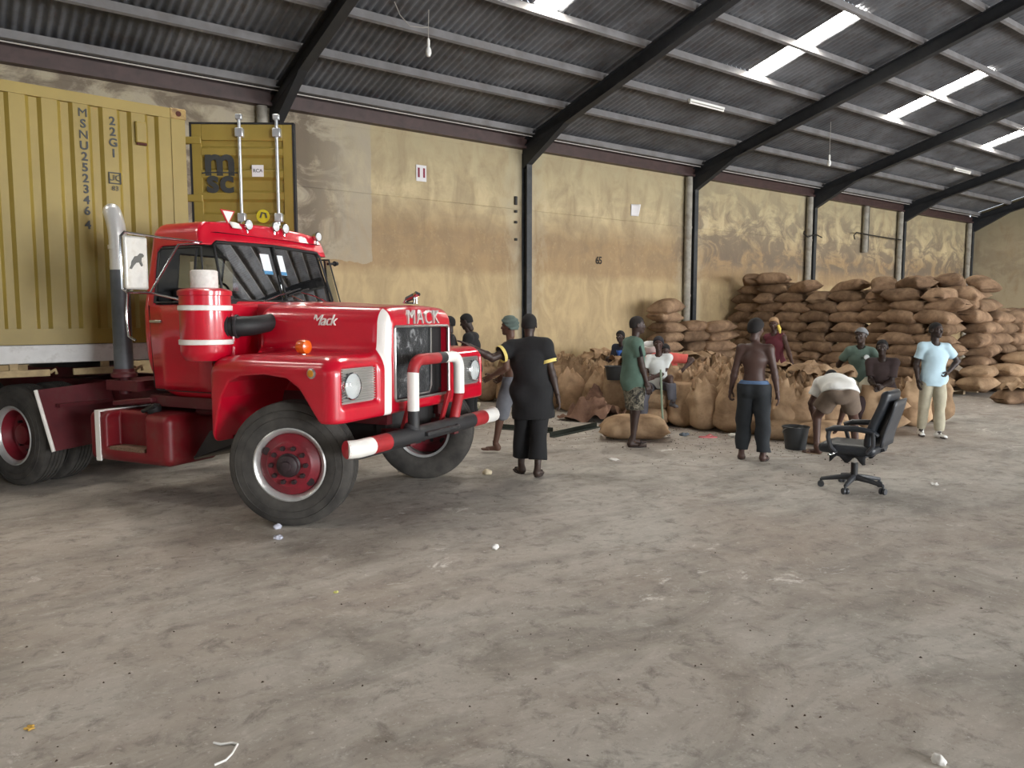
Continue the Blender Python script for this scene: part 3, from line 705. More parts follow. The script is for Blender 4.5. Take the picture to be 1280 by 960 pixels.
# mirror and its tube frame
for s in (-1,):
    y0, y1 = 1.41, 1.63
    mir = MB(); mir.bx(-1.235, -1.195, s * y1 if s < 0 else y0, s * y0 if s < 0 else y1, 1.97, 2.41); o = mir.obj('mirror', M('mirror_back', (204, 202, 196), .4, .3, var=.15, vs_=9, dirt=(150, 140, 120), dirt_amt=.5, dirt_scale=9), truck, bevel=.018, seg=3)
    mb = MB(); mb.bx(-1.243, -1.236, min(s * y0, s * y1) + .01, max(s * y0, s * y1) - .01, 1.985, 2.395); mb.obj('mirror_glass', M('mirror_silver', (230, 232, 234), .03, 1.0), o, smooth=0)
    mb = MB()
    mb.tube([(-1.13, s * .90, 2.41), (-1.19, s * 1.3, 2.42), (-1.21, s * 1.62, 2.435), (-1.21, s * 1.655, 2.40), (-1.21, s * 1.66, 2.2), (-1.21, s * 1.655, 1.97), (-1.21, s * 1.62, 1.945), (-1.2, s * 1.40, 1.945), (-1.10, s * .99, 1.86)], .011, 8)
    mb.obj('mirror_frame', CHROME, o)
    mb = MB(); mb.tube([(-1.2, s * 1.40, 1.95), (-1.16, s * 1.13, 2.37), (-1.14, s * .92, 2.40)], .010, 8); mb.obj('mirror_strut', CHROME, o)
    if s < 0:  # running-dog emblem silhouette
        dog = [(.0, .03), (.02, .06), (.05, .065), (.075, .09), (.10, .088), (.115, .07), (.105, .055), (.09, .05), (.085, .02), (.10, -.02), (.085, -.03), (.065, .005), (.03, .0), (.0, -.03), (-.02, -.06), (-.04, -.055), (-.02, -.02), (-.015, .01)]
        mb = MB(); mb.prism([(a * .9 - .04, b * .9) for a, b in dog], lambda a, b, d: (d, -1.52 + a, 2.19 + b), -1.196, -1.188); mb.obj('emblem', M('emblem_grey', (96, 96, 94), .35, .5), o, smooth=0)
# exhaust stack
ex = MB(); ex.lathe([(.088, 0), (.088, 1.0)], (-2.36, -.80, 1.2), n=24); e = ex.obj('exhaust_stack', GREYPIPE, truck)
mb = MB(); mb.lathe([(.085, 1.0), (.088, 1.03), (.085, 1.06), (.085, 1.2), (.095, 1.2), (.095, 1.24), (.085, 1.24), (.085, 1.28)], (-2.36, -.80, 1.2), n=24); mb.obj('exhaust_clamp', M('tip_steel', (214, 214, 212), .32, .55), e)
mb = MB(); n = 12; bend = [(-2.36 - .0, -.80, 2.44)] + [(-2.36 - .42 * (1 - math.cos(t)) * .55, -.80, 2.44 + .45 * math.sin(t)) for t in [R(60) * i / n for i in range(1, n + 1)]]
rad = [.083] * (n - 2) + [.08, .065, .03]
mb.tube(bend, rad, 20); mb.obj('exhaust_tip', M('tip_steel', (214, 214, 212), .32, .55), e)
mb = MB(); mb.lathe([(.1, -.06), (.12, -.05), (.12, -.02), (.10, 0), (.10, .03)], (-2.36, -.80, 1.2), n=20); mb.cyl((-2.36, -.8, .98), (-2.36, -.8, 1.2), .05, n=12); mb.obj('exhaust_flange', MAROON, e)
mb = MB(); mb.bx(-2.5, -2.05, -.9, -.4, 1.02, 1.12); mb.obj('exhaust_bracket', MAROON, truck, smooth=0)
# air cleaner
ax, ay_ = -.84, -1.15
mb = MB(); mb.lathe([(.10, -.03), (.17, -.02), (.205, .03), (.21, .06), (.21, .53), (.222, .535), (.222, .57), (.205, .585), (.12, .60), (.002, .60)], (ax, ay_, 1.39), n=40); a = mb.obj('air_cleaner', RED, truck)
for z in (1.505, 1.795):
    mb = MB(); mb.lathe([(.211, 0), (.222, .004), (.222, .042), (.211, .046)], (ax, ay_, z), n=40, cap=False); mb.obj('white_band', WHITE, a)
mb = MB(); mb.lathe([(.08, .0), (.112, .0), (.112, .145), (.10, .155), (.002, .155)], (ax, ay_, 1.985), n=28); mb.obj('intake_cap', M('intake_white', (216, 212, 206), .55, var=.12, vs_=30), a)
mb = MB(); mb.tube([(ax + .15, ay_ + .08, 1.66), (ax + .24, ay_ + .14, 1.66), (ax + .29, ay_ + .24, 1.665), (ax + .30, ay_ + .36, 1.68), (ax + .29, ay_ + .52, 1.70)], [.085, .09, .085, .08, .08], 18); a2 = mb.obj('intake_hose', BLACK, a)
for t in (.17, .23):
    mb = MB(); d = Vector((.36, .20, 0)).normalized(); c_ = Vector((ax, ay_, 1.66)) + Vector((t, t * .55, 0)); mb.lathe([(.09, -.012), (.104, -.008), (.104, .008), (.09, .012)], c_, d, 18, cap=False); mb.obj('hose_clamp', GUARDBLK, a2)
for z in (1.5, 1.8):
    mb = MB(); mb.box((-.90, -.93, z), (.14, .24, .05)); mb.obj('cleaner_bracket', RED, truck, smooth=0)
mb = MB(); mb.bx(-.97, -.86, -.84, .84, 1.0, 1.86); mb.obj('cowl', RED, truck, bevel=.03)

# ---- nose: grille, lamps, letters, ornament
mb = MB()
def rrect(y0, y1, z0, z1, x, r=.03, n=4):
    pts = []
    for cy, cz, a0 in ((y1 - r, z1 - r, 0), (y0 + r, z1 - r, 90), (y0 + r, z0 + r, 180), (y1 - r, z0 + r, 270)):
        pts += [(x, cy + r * math.cos(R(a0 + 90 * i / n)), cz + r * math.sin(R(a0 + 90 * i / n))) for i in range(n + 1)]
    return pts
mb.tube(rrect(-.455, .455, 1.01, 1.66, .632), .013, 8, closed=True); g = mb.obj('grille_frame', STEELW, truck)
m, nt, p = nt_new('grille_mesh'); co = objco(nt)
n1 = noise(nt, co, 7, 7, .7, .4); ck = node(nt, 'ShaderNodeTexVoronoi', ins={'Scale': 70}); nt.links.new(co, ck.inputs['Vector'])
c = ramp(nt, n1, [(.44, (46, 48, 50)), (.56, (70, 72, 74)), (.63, (150, 152, 154)), (.70, (92, 94, 96))])
nt.links.new(c, p.inputs['Base Color']); p.inputs['Roughness'].default_value = .45; p.inputs['Metallic'].default_value = .5; bump(nt, p, ck.outputs['Distance'], .6, .006)
mb = MB(); mb.grid(lambda u, v: (.575, -.45 + .66 * u, 1.02 + .63 * v), 2, 2); mb.obj('radiator_screen', m, truck, smooth=0)
mb = MB(); mb.bx(.50, .55, -.455, .455, 1.0, 1.67); mb.obj('radiator_core', M('radiator_black', (16, 16, 17), .7), truck, smooth=0)
mb = MB(); mb.tube([(.585, .21, 1.64), (.585, .21, 1.10), (.585, .17, 1.04), (.585, -.2, 1.03)], .010, 6); mb.obj('screen_rim', STEELW, truck)
for s in (-1, 1):
    mb = MB(); mb.bx(.575, .585, s * .925 - .225, s * .925 + .225, 1.045, 1.335); bz = mb.obj('headlamp_bezel', M('bezel_silver', (188, 188, 186), .35, .8), truck, smooth=0)
    for k in range(13):
        z = 1.065 + k * .0208; mb = MB(); mb.bx(.585, .606, s * .925 - .215, s * .925 + .215, z, z + .009); mb.obj('bezel_rib', STEELW, bz, smooth=0)
    yc = s * (.925 + .10)
    mb = MB(); mb.lathe([(.108, -.02), (.112, .03), (.104, .038), (.100, .03)], (.585, yc, 1.19), (1, 0, 0), 28); hl = mb.obj('headlamp', CHROME, truck)
    mb = MB(); mb.lathe([(.002, .0), (.05, .005), (.10, .028)], (.588, yc, 1.19), (1, 0, 0), 28); mb.obj('reflector', M('reflector', (228, 230, 228), .25, .55), hl)
    mb = MB(); mb.lathe([(.101, .03), (.07, .045), (.002, .052)], (.588, yc, 1.19), (1, 0, 0), 28, cap=False)
    mb.obj('headlamp_lens', CLEAR, hl)
    # turn signal on the fender top and side reflector
    mb = MB(); mb.cyl((.10, s * 1.0, 1.38), (.10, s * 1.0, 1.47), .022, n=10); sg = mb.obj('turn_signal', CHROME, truck)
    mb = MB(); mb.lathe([(.02, -.05), (.055, -.04), (.062, -.01), (.062, .01), (.055, .04), (.02, .05)], (.10, s * 1.0, 1.495), (1, 0, 0), 20); mb.obj('signal_lens', AMBER, sg)
    mb = MB(); mb.lathe([(.04, 0), (.042, .014), (.03, .02), (.002, .022)], (.40, s * 1.255, 1.30), (0, s, 0), 18); rf = mb.obj('side_reflector', STEELW, truck)
    mb = MB(); mb.lathe([(.03, .014), (.028, .024), (.002, .028)], (.40, s * 1.255, 1.30), (0, s, 0), 18); mb.obj('reflector_lens', M('amber_dull', (206, 140, 40), .3), rf)
nm = text_obj('nose_letters', 'MACK', .18, M('letter_silver', (216, 216, 214), .3, .5), truck, facing((.634, 0, 1.735), (0, 1, 0), (0, 0, 1)), .012, spacing=1.15, thicken=0)
sc = text_obj('side_script', 'Mack', .135, M('script_white', (236, 234, 230), .35, .2), truck, facing((.02, -.645, 1.71), (1, -.13 * 0, 0), (0, .12, 1)), .006, shear=.35, spacing=.9, thicken=0)
# crouching-dog hood ornament
orn = MB()
for a, b, r0, r1 in (((.50, 0, 1.86), (.50, 0, 1.875), .05, .045), ((.46, 0, 1.90), (.54, 0, 1.93), .026, .03), ((.54, 0, 1.93), (.575, 0, 1.955), .024, .026), ((.55, .018, 1.92), (.555, .022, 1.865), .012, .01), ((.55, -.018, 1.92), (.555, -.022, 1.865), .012, .01), ((.46, .018, 1.90), (.44, .022, 1.865), .016, .01), ((.46, -.018, 1.90), (.44, -.022, 1.865), .016, .01), ((.57, 0, 1.95), (.60, 0, 1.945), .022, .015)):
    orn.cyl(a, b, r0, r1, 10)
orn.obj('hood_ornament', CHROME, truck)
# ---- bumper tube with painted sections and the bull-bar hoop
def seg_tube(path, cuts, r, mats, name, parent, flat=None):
    """path of points; cuts = fractions where the paint changes; one coloured section each"""
    P = [Vector(q) for q in path]; L = [0]
    for i in range(1, len(P)): L.append(L[-1] + (P[i] - P[i - 1]).length)
    T = L[-1]
    def at(s):
        for i in range(1, len(P)):
            if s <= L[i] + 1e-9: return P[i - 1].lerp(P[i], (s - L[i - 1]) / max(L[i] - L[i - 1], 1e-9))
        return P[-1]
    for k in range(len(cuts) - 1):
        a, b = cuts[k] * T, cuts[k + 1] * T
        pts = [at(a)] + [P[i] for i in range(len(P)) if a + .004 < L[i] < b - .004] + [at(b)]
        mb = MB(); mb.tube(pts, r, 16); mb.obj('section', mats[k], parent)
bp = bpy.data.objects.new('bumper', None); COL.objects.link(bp); bp.parent = truck
BX, BZ = .76, .715
seg_tube([(BX - .05, -1.24, BZ), (BX, -1.16, BZ), (BX, 0, BZ), (BX, 1.16, BZ), (BX - .05, 1.24, BZ)], [0, .10, .19, .77, .87, 1], .073, [WHITE, GUARDRED, GUARDBLK, GUARDRED, WHITE], 'section', bp)
mb = MB(); mb.lathe([(.074, 0), (.068, .006), (.002, .008)], (BX - .05, -1.24, BZ), (-.4, -1, 0), 20); mb.obj('end_cap', RED, bp)
mb = MB(); mb.bx(BX - .07, BX + .11, -.30, .10, BZ - .02, BZ + .02); tp = mb.obj('tow_plate', GUARDBLK, bp, bevel=.01)
mb = MB(); mb.tube([(BX + .06 + .055 * math.cos(t), .17 + .10 * math.sin(t), BZ) for t in [2 * math.pi * i / 20 for i in range(20)]], .022, 8, closed=True); mb.obj('tow_eye', GUARDBLK, bp)
for y in (-.38, .38):
    mb = MB(); mb.bx(.45, BX, y - .04, y + .04, .62, .76); mb.obj('bumper_bracket', MAROON, bp, smooth=0)
bb = bpy.data.objects.new('bull_bar', None); COL.objects.link(bb); bb.parent = truck
def arc(c, r, a0, a1, n=6): return [(BX + .02, c[0] + r * math.cos(R(a0 + (a1 - a0) * i / n)), c[1] + r * math.sin(R(a0 + (a1 - a0) * i / n))) for i in range(n + 1)]
hoop = [(BX + .02, -.40, BZ + .05)] + arc((-.28, 1.25), .12, 180, 90) + arc((.28, 1.25), .12, 90, 0) + [(BX + .02, .40, BZ + .30)]
seg_tube(hoop, [0, .10, .30, .58, .65, 1], .052, [GUARDBLK, WHITE, GUARDRED, GUARDBLK, WHITE], 'section', bb)
mb = MB(); mb.tube([(BX + .02, .40, BZ + .30), (BX - .02, .40, BZ + .12), (BX - .02, .36, BZ)], .05, 14); mb.obj('hoop_foot', GUARDRED, bb)
for y in (-.34, .32):
    mb = MB(); mb.box((BX - .09, y, .88), (.03, .06, .34), Matrix.Rotation(R(18), 3, 'Y')); mb.obj('hoop_brace', GUARDRED, bb, bevel=.006)
mb = MB(); mb.lathe([(.06, 0), (.075, .01), (.06, .05), (.03, .07)], (BX + .0, -.40, BZ + .05), n=16); mb.obj('hoop_collar', GUARDBLK, bb)

# ---- wheels
def make_wheel(name, parent, pos, rz, side, dished):
    """front = disc outwards, dished = dual rear; y local axis is the axle; side -1 = near"""
    w = bpy.data.objects.new(name, None); COL.objects.link(w); w.parent = parent; w.location = pos; w.rotation_euler = (0, 0, rz)
    s = side; RT = .525; T = .27
    prof = [(.285, -.11), (.31, -.128), (.36, -.138), (.44, -.140), (.485, -.128), (.505, -.118), (.517, -.108), (.522, -.095)]
    prof += [q for y in (-.06, -.02, .02, .06) for q in ((.525, y - .014), (.513, y - .011), (.513, y + .011), (.525, y + .014))]
    prof += [(r, -y) for r, y in prof[:8][::-1]]
    mb = MB(); mb.lathe([(r, y) for r, y in prof], axis=(0, 1, 0), n=64, cap=False); mb.obj('tyre', TYRE, w, smooth=28)
    for rr_ in (.395, .455):
        mb = MB(); mb.lathe([(rr_ - .004, .136), (rr_, .143), (rr_ + .004, .136)], axis=(0, s, 0), n=64, cap=False); mb.obj('sidewall_ring', TYRE, w)
    mb = MB(); mb.lathe([(.27, .02), (.272, .10), (.288, .118), (.305, .12), (.309, .13), (.297, .136), (.283, .128), (.262, .10), (.258, .03)], axis=(0, s, 0), n=48, cap=False); mb.lathe([(.285, -.13), (.26, -.12), (.27, .02)], axis=(0, s, 0), n=48, cap=False)
    mb.obj('rim', M('rim_silver', (206, 206, 204), .35, .6, var=.12, vs_=10), w)
    RIMR = M('wheel_red', (122, 28, 40), .45, var=.2, vs_=8, dirt=(90, 40, 44), dirt_amt=.5, dirt_scale=7)
    HUB = M('hub_dark', (46, 32, 35), .55, var=.3, vs_=20)
    if not dished:
        mb = MB(); mb.lathe([(.262, .05), (.258, .09), (.235, .11), (.20, .12), (.185, .135), (.12, .14), (.10, .14)], axis=(0, s, 0), n=48, cap=False); d = mb.obj('disc', RIMR, w)
        mb = MB(); mb.lathe([(.10, .10), (.10, .15), (.088, .158), (.085, .19), (.07, .20), (.045, .205), (.042, .225), (.02, .23), (.002, .23)], axis=(0, s, 0), n=32); mb.obj('hub', HUB, w)
        for k in range(10):
            t = 2 * math.pi * k / 10; mb = MB(); mb.cyl((.145 * math.cos(t), s * .13, .145 * math.sin(t)), (.145 * math.cos(t), s * .172, .145 * math.sin(t)), .023, .018, 6); mb.obj('lug_nut', HUB, w, smooth=0)
        for t in (R(150), R(-40)):
            mb = MB(); mb.lathe([(.034, 0), (.034, .006), (.002, .007)], (.222 * math.cos(t), s * .112, .222 * math.sin(t)), (0, s, 0), 16); mb.obj('hand_hole_shade', HUB, w)  # solid disc in dark hub colour, painted stand-in for the shade of a hole
    else:
        mb = MB(); mb.lathe([(.262, .09), (.25, .02), (.235, -.03), (.20, -.05), (.14, -.05), (.12, -.02), (.10, .04), (.06, .05), (.002, .052)], axis=(0, s, 0), n=48, cap=False); mb.obj('disc', RIMR, w)
        for k in range(8):
            t = 2 * math.pi * k / 8; mb = MB(); mb.cyl((.17 * math.cos(t), s * -.05, .17 * math.sin(t)), (.17 * math.cos(t), s * -.01, .17 * math.sin(t)), .018, .015, 6); mb.obj('lug_nut', HUB, w, smooth=0)
    return w
STEER = R(22)
for s in (-1, 1): make_wheel('front_wheel', truck, (0, s * 1.03, .525), STEER, s, False)
mb = MB(); mb.cyl((0, -.9, .5), (0, .9, .5), .06, n=12); mb.box((0, 0, .46), (.12, 1.7, .1)); mb.obj('front_axle', BLACK, truck, smooth=0)
AX1, AX2 = -3.58, -4.9
for ax_ in (AX1, AX2):
    for s in (-1, 1):
        make_wheel('rear_wheel', truck, (ax_, s * 1.06, .525), 0, s, True); make_wheel('inner_rear_wheel', truck, (ax_, s * .74, .525), 0, s, True)
    mb = MB(); mb.cyl((ax_, -.95, .525), (ax_, .95, .525), .11, n=14); mb.lathe([(.05, -.26), (.2, -.16), (.24, 0), (.2, .16), (.05, .26)], (ax_, 0, .525), (1, 0, 0), 20); mb.obj('rear_axle', MAROON, truck)
# ---- frame
for s in (-1, 1):
    mb = MB(); mb.bx(-5.5, .55, s * .43 - .04, s * .43 + .04, .80, 1.06); mb.obj('frame_rail', MAROON, truck, smooth=0)
for x in (-5.4, -4.2, -3.0, -2.0, -1.0, .3):
    mb = MB(); mb.bx(x - .05, x + .05, -.43, .43, .84, 1.02); mb.obj('cross_member', MAROON, truck, smooth=0)
mb = MB(); mb.lathe([(.48, 0), (.48, .05), (.45, .06), (.002, .06)], (-4.24, 0, 1.17), n=32); fwp = mb.obj('fifth_wheel', M('greasy_steel', (44, 42, 40), .5, .4), truck)
mb = MB(); mb.bx(-4.5, -3.98, -.42, .42, 1.05, 1.18); mb.obj('fifth_wheel_mount', MAROON, truck, smooth=0)
mb = MB(); mb.bx(-.75, .42, -.4, .4, .55, 1.32); mb.obj('engine_block', M('engine_dark', (30, 29, 29), .7, var=.3), truck, bevel=.05)
mb = MB(); mb.bx(.40, .50, -.42, .42, .66, .98); mb.obj('front_cross_beam', M('engine_dark', (30, 29, 29), .7, var=.3), truck, smooth=0)
for s in (-1, 1):
    mb = MB(); mb.tube([(-.85, s * .45, .62), (-.4, s * .45, .47), (0, s * .45, .45), (.35, s * .45, .55), (.5, s * .45, .66)], .035, 8); mb.obj('leaf_spring', BLACK, truck)
# tank / step box on the near side, twin on the far side
for s in (-1, 1):
    def tank_sdf(P, s=s):
        Q = P.copy(); Q[:, 1] = P[:, 1] * s
        d = s_box(Q, (-1.84, .90, .62), (.54, .30, .235), .07)
        rec = s_poly(Q[:, 0], Q[:, 2], [(-2.13, .52), (-1.60, .50), (-1.60, .80), (-1.64, .92), (-2.08, .92), (-2.13, .80)])
        return smax(d, -np.maximum(rec, 1.04 - Q[:, 1]), .03)
    V, Fq = sdf_mesh(tank_sdf, (-2.42, .55 if s > 0 else -1.25, .34), (-1.26, 1.25 if s > 0 else -.55, .9), .016)
    tk = link('step_tank', np_mesh('step_tank', V, Fq, DREDTANK), truck)
    mb = MB(); mb.bx(-2.08, -1.64, min(s * 1.03, s * 1.2), max(s * 1.03, s * 1.2), .50, .53); mb.obj('tread_plate', M('rust_tread', (120, 96, 78), .7, .3, var=.4, vs_=60, bmp=.8, bs=80), tk, smooth=0)
    mb = MB(); mb.bx(-2.26, -2.20, min(s * 1.195, s * 1.212), max(s * 1.195, s * 1.212), .385, .86); mb.bx(-2.26, -2.20, min(s * .6, s * 1.212), max(s * .6, s * 1.212), .85, .865); mb.obj('white_strap', WHITE, tk, smooth=0)
    mb = MB(); mb.lathe([(.06, 0), (.07, .03), (.065, .06), (.03, .075)], (-1.72, s * .98, .85), (0, s * .4, 1), 16); mb.cyl((-1.80, s * 1.05, .86), (-1.63, s * 1.05, .92), .02, n=8); mb.obj('filler_cap', BLACK, tk)
    mb = MB(); mb.box((-2.05, s * .8, .93), (.55, .35, .05), Matrix.Rotation(R(-6), 3, 'Y')); mb.obj('battery_lid', MAROON, truck, bevel=.012)
    # mud guard plate ahead of the rear wheels
    mb = MB()
    A, B, C_, D_ = (-3.08, s * 1.24, 1.02), (-3.0, s * .50, 1.06), (-2.83, s * .50, .46), (-2.88, s * 1.22, .42)
    mb.add([A, B, C_, D_], [(0, 1, 2, 3)]); mg = mb.obj('mud_guard', MAROON, truck, smooth=0, thick=.015)
    mb = MB(); mb.tube([A, D_], .018, 8); mb.obj('guard_edge', WHITE, mg)
    mb = MB(); mb.box((-2.93, s * .84, .86), (.05, .55, .035)); mb.obj('guard_rib', MAROON, mg, smooth=0)
    # cab step hanger and steering rod ahead of the tank
    mb = MB(); mb.prism([(-1.22, .45), (-.72, .62), (-.70, .70), (-1.0, .72)], lambda a, b, d: (a, d, b), s * .75, s * 1.0); mb.obj('step_bracket', BLACK, truck, smooth=0)
    mb = MB(); mb.tube([(-1.25, s * .95, .445), (-.80, s * .95, .55), (-.70, s * .95, .62)], .02, 6); mb.obj('bracket_rod', M('worn_steel', (120, 114, 104), .5, .5), truck)
    mb = MB(); mb.cyl((-1.35, s * .8, .86), (-.75, s * .8, .88), .04, n=10); mb.obj('drag_link', MAROON, truck)
    mb = MB(); mb.bx(-1.85, -.95, min(s * .5, s * .92), max(s * .5, s * .92), .90, 1.0); mb.obj('cab_sill', MAROON, truck, smooth=0)

# ================================================================== container on its trailer
YEL = (170, 146, 66)
m, nt, p = nt_new('container_yellow'); co = objco(nt)
c = ramp(nt, noise(nt, co, 1.2, 6, .6), [(.3, (132, 113, 47)), (.7, (152, 131, 60))])
c = mixc(nt, ramp(nt, noise(nt, scalev(nt, co, (1, 1, .2)), 3, 7, .65), [(.6, (0, 0, 0, 1)), (.75, (.5, .5, .5, 1))]), c, lin((130, 104, 50)))
nt.links.new(c, p.inputs['Base Color']); p.inputs['Roughness'].default_value = .5
CY = m
CINK = M('container_ink', (52, 54, 54), .6)
CA = R(4.5); CP = Vector((2.32, 9.19, 1.46))
cont = thing('shipping_container', 'mustard yellow corrugated shipping container with one door swung open', 'container', CP, CA)
CL, CW, CH = 6.06, 2.44, 2.59
# local: x=0 at the door end, -x towards the closed end; y=0 near side, +y far side; z=0 underside
PERX = -CL + .16 + .10
def corr_side(y, s):
    per = .278; prof = [(0, 0), (.10, 0), (.135, .036), (.205, .036), (.24, 0)]
    xs = []; x = PERX
    while x < -.17:
        for a, d in prof:
            if x + a < -.15: xs.append((x + a, d))
        x += per
    xs.append((-.15, 0)); mb = MB(); pts = [(a, y + s * d) for a, d in xs]
    mb.add([(a, b, .16) for a, b in pts] + [(a, b, CH - .12) for a, b in pts], [(i, i + 1, len(pts) + i + 1, len(pts) + i) for i in range(len(pts) - 1)])
    return mb
corr_side(.012, 1).obj('side_panel', CY, cont, smooth=0, fix=False); corr_side(CW - .012, -1).obj('side_panel', CY, cont, smooth=0, fix=False)
for y in (0, CW - .06):
    mb = MB(); mb.bx(-CL + .1, -.1, y, y + .06, CH - .12, CH - .01); mb.obj('top_rail', CY, cont, smooth=0)
    mb = MB(); mb.bx(-CL + .1, -.1, y, y + .06, .0, .16); mb.obj('bottom_rail', CY, cont, smooth=0)
    for x in (-.15, -CL):
        mb = MB(); mb.bx(x, x + .15, y - .0 if y == 0 else CW - .15, (.15 if y == 0 else CW), .1, CH - .1); mb.obj('corner_post', CY, cont, smooth=0)
        for z in (0, CH - .12):
            mb = MB(); mb.bx(x - .01, x + .165, -.006 if y == 0 else CW - .16, .16 if y == 0 else CW + .006, z, z + .12); cf = mb.obj('corner_casting', M('casting_worn', (150, 124, 70), .6, var=.3, vs_=14, dirt=(90, 60, 40), dirt_amt=.7, dirt_scale=10), cont, bevel=.012)
            mb = MB(); mb.lathe([(.03, 0), (.03, .004), (.002, .005)], (x + .08, -.008 if y == 0 else CW + .008, z + .06), (0, -1 if y == 0 else 1, 0), 14); mb.obj('casting_hole_shade', M('rust_and_hole_shade', (76, 40, 32), .9), cf)  # no opening cut: dark rusty disc paints the shade inside the hole
mb = MB(); mb.bx(-CL + .05, -.05, .03, CW - .03, CH - .06, CH - .03); mb.obj('roof_panel', CY, cont, smooth=0)
mb = MB(); mb.bx(-CL + .05, -.05, .03, CW - .03, .06, .15); mb.obj('floor_panel', M('ply_floor', (96, 74, 52), .8, var=.2), cont, smooth=0)
mb = MB(); mb.bx(-CL + .02, -CL + .08, .1, CW - .1, .1, CH - .1); mb.obj('front_panel', CY, cont, smooth=0)
mb = MB(); mb.bx(-.12, -.0, .1, CW - .1, CH - .12, CH); mb.obj('door_header', CY, cont, smooth=0)
mb = MB(); mb.bx(-.12, -.0, .1, CW - .1, .0, .14); mb.obj('door_sill', CY, cont, smooth=0)
# lettering stacked down the side
def stacked(s, x, z, step, size):
    i = 0.0
    for ch in s:
        if ch != ' ': text_obj('letter', ch, size, CINK, cont, facing((x, .006, z - i * step), (1, 0, 0), (0, 0, 1)), .004, thicken=0 if ch in 'MN' else .0025)
        i += 1 if ch != ' ' else .3
def flat_x(k): return PERX + .278 * k + .05          # middle of the k-th outer flat
ks = [k for k in range(30) if flat_x(k) < -.15]
stacked('MSNU252346 4', flat_x(ks[-4]) + .0, 2.38, .111, .12)
stacked('22G1', flat_x(ks[-3]) + .0, 2.34, .111, .12)
mb = MB(); x_ = flat_x(ks[-3]); z_ = 1.75
for a, b, c_, d_ in ((-.06, .06, .05, .06), (-.06, .06, -.06, -.05), (-.06, -.05, -.06, .06), (.05, .06, -.06, .06)): mb.bx(x_ + a, x_ + b, -.004, -.001 + .012, z_ + c_, z_ + d_)
mb.obj('code_box', CINK, cont, smooth=0)
text_obj('letter', 'UC', .09, CINK, cont, facing((x_, -.003, z_), (1, 0, 0), (0, 0, 1)), .001); text_obj('letter', '83', .07, CINK, cont, facing((x_, -.003, z_ - .11), (1, 0, 0), (0, 0, 1)), .001)
mb = MB(); xv = flat_x(ks[-2]); mb.bx(xv - .06, xv + .06, -.03, .01, 2.15, 2.38); v_ = mb.obj('vent_cover', CY, cont, bevel=.015)
mb = MB(); mb.bx(xv - .05, xv + .05, -.028, -.005, 2.13, 2.155); mb.obj('vent_slot', M('rust_and_hole_shade', (76, 40, 32), .9), v_, smooth=0)
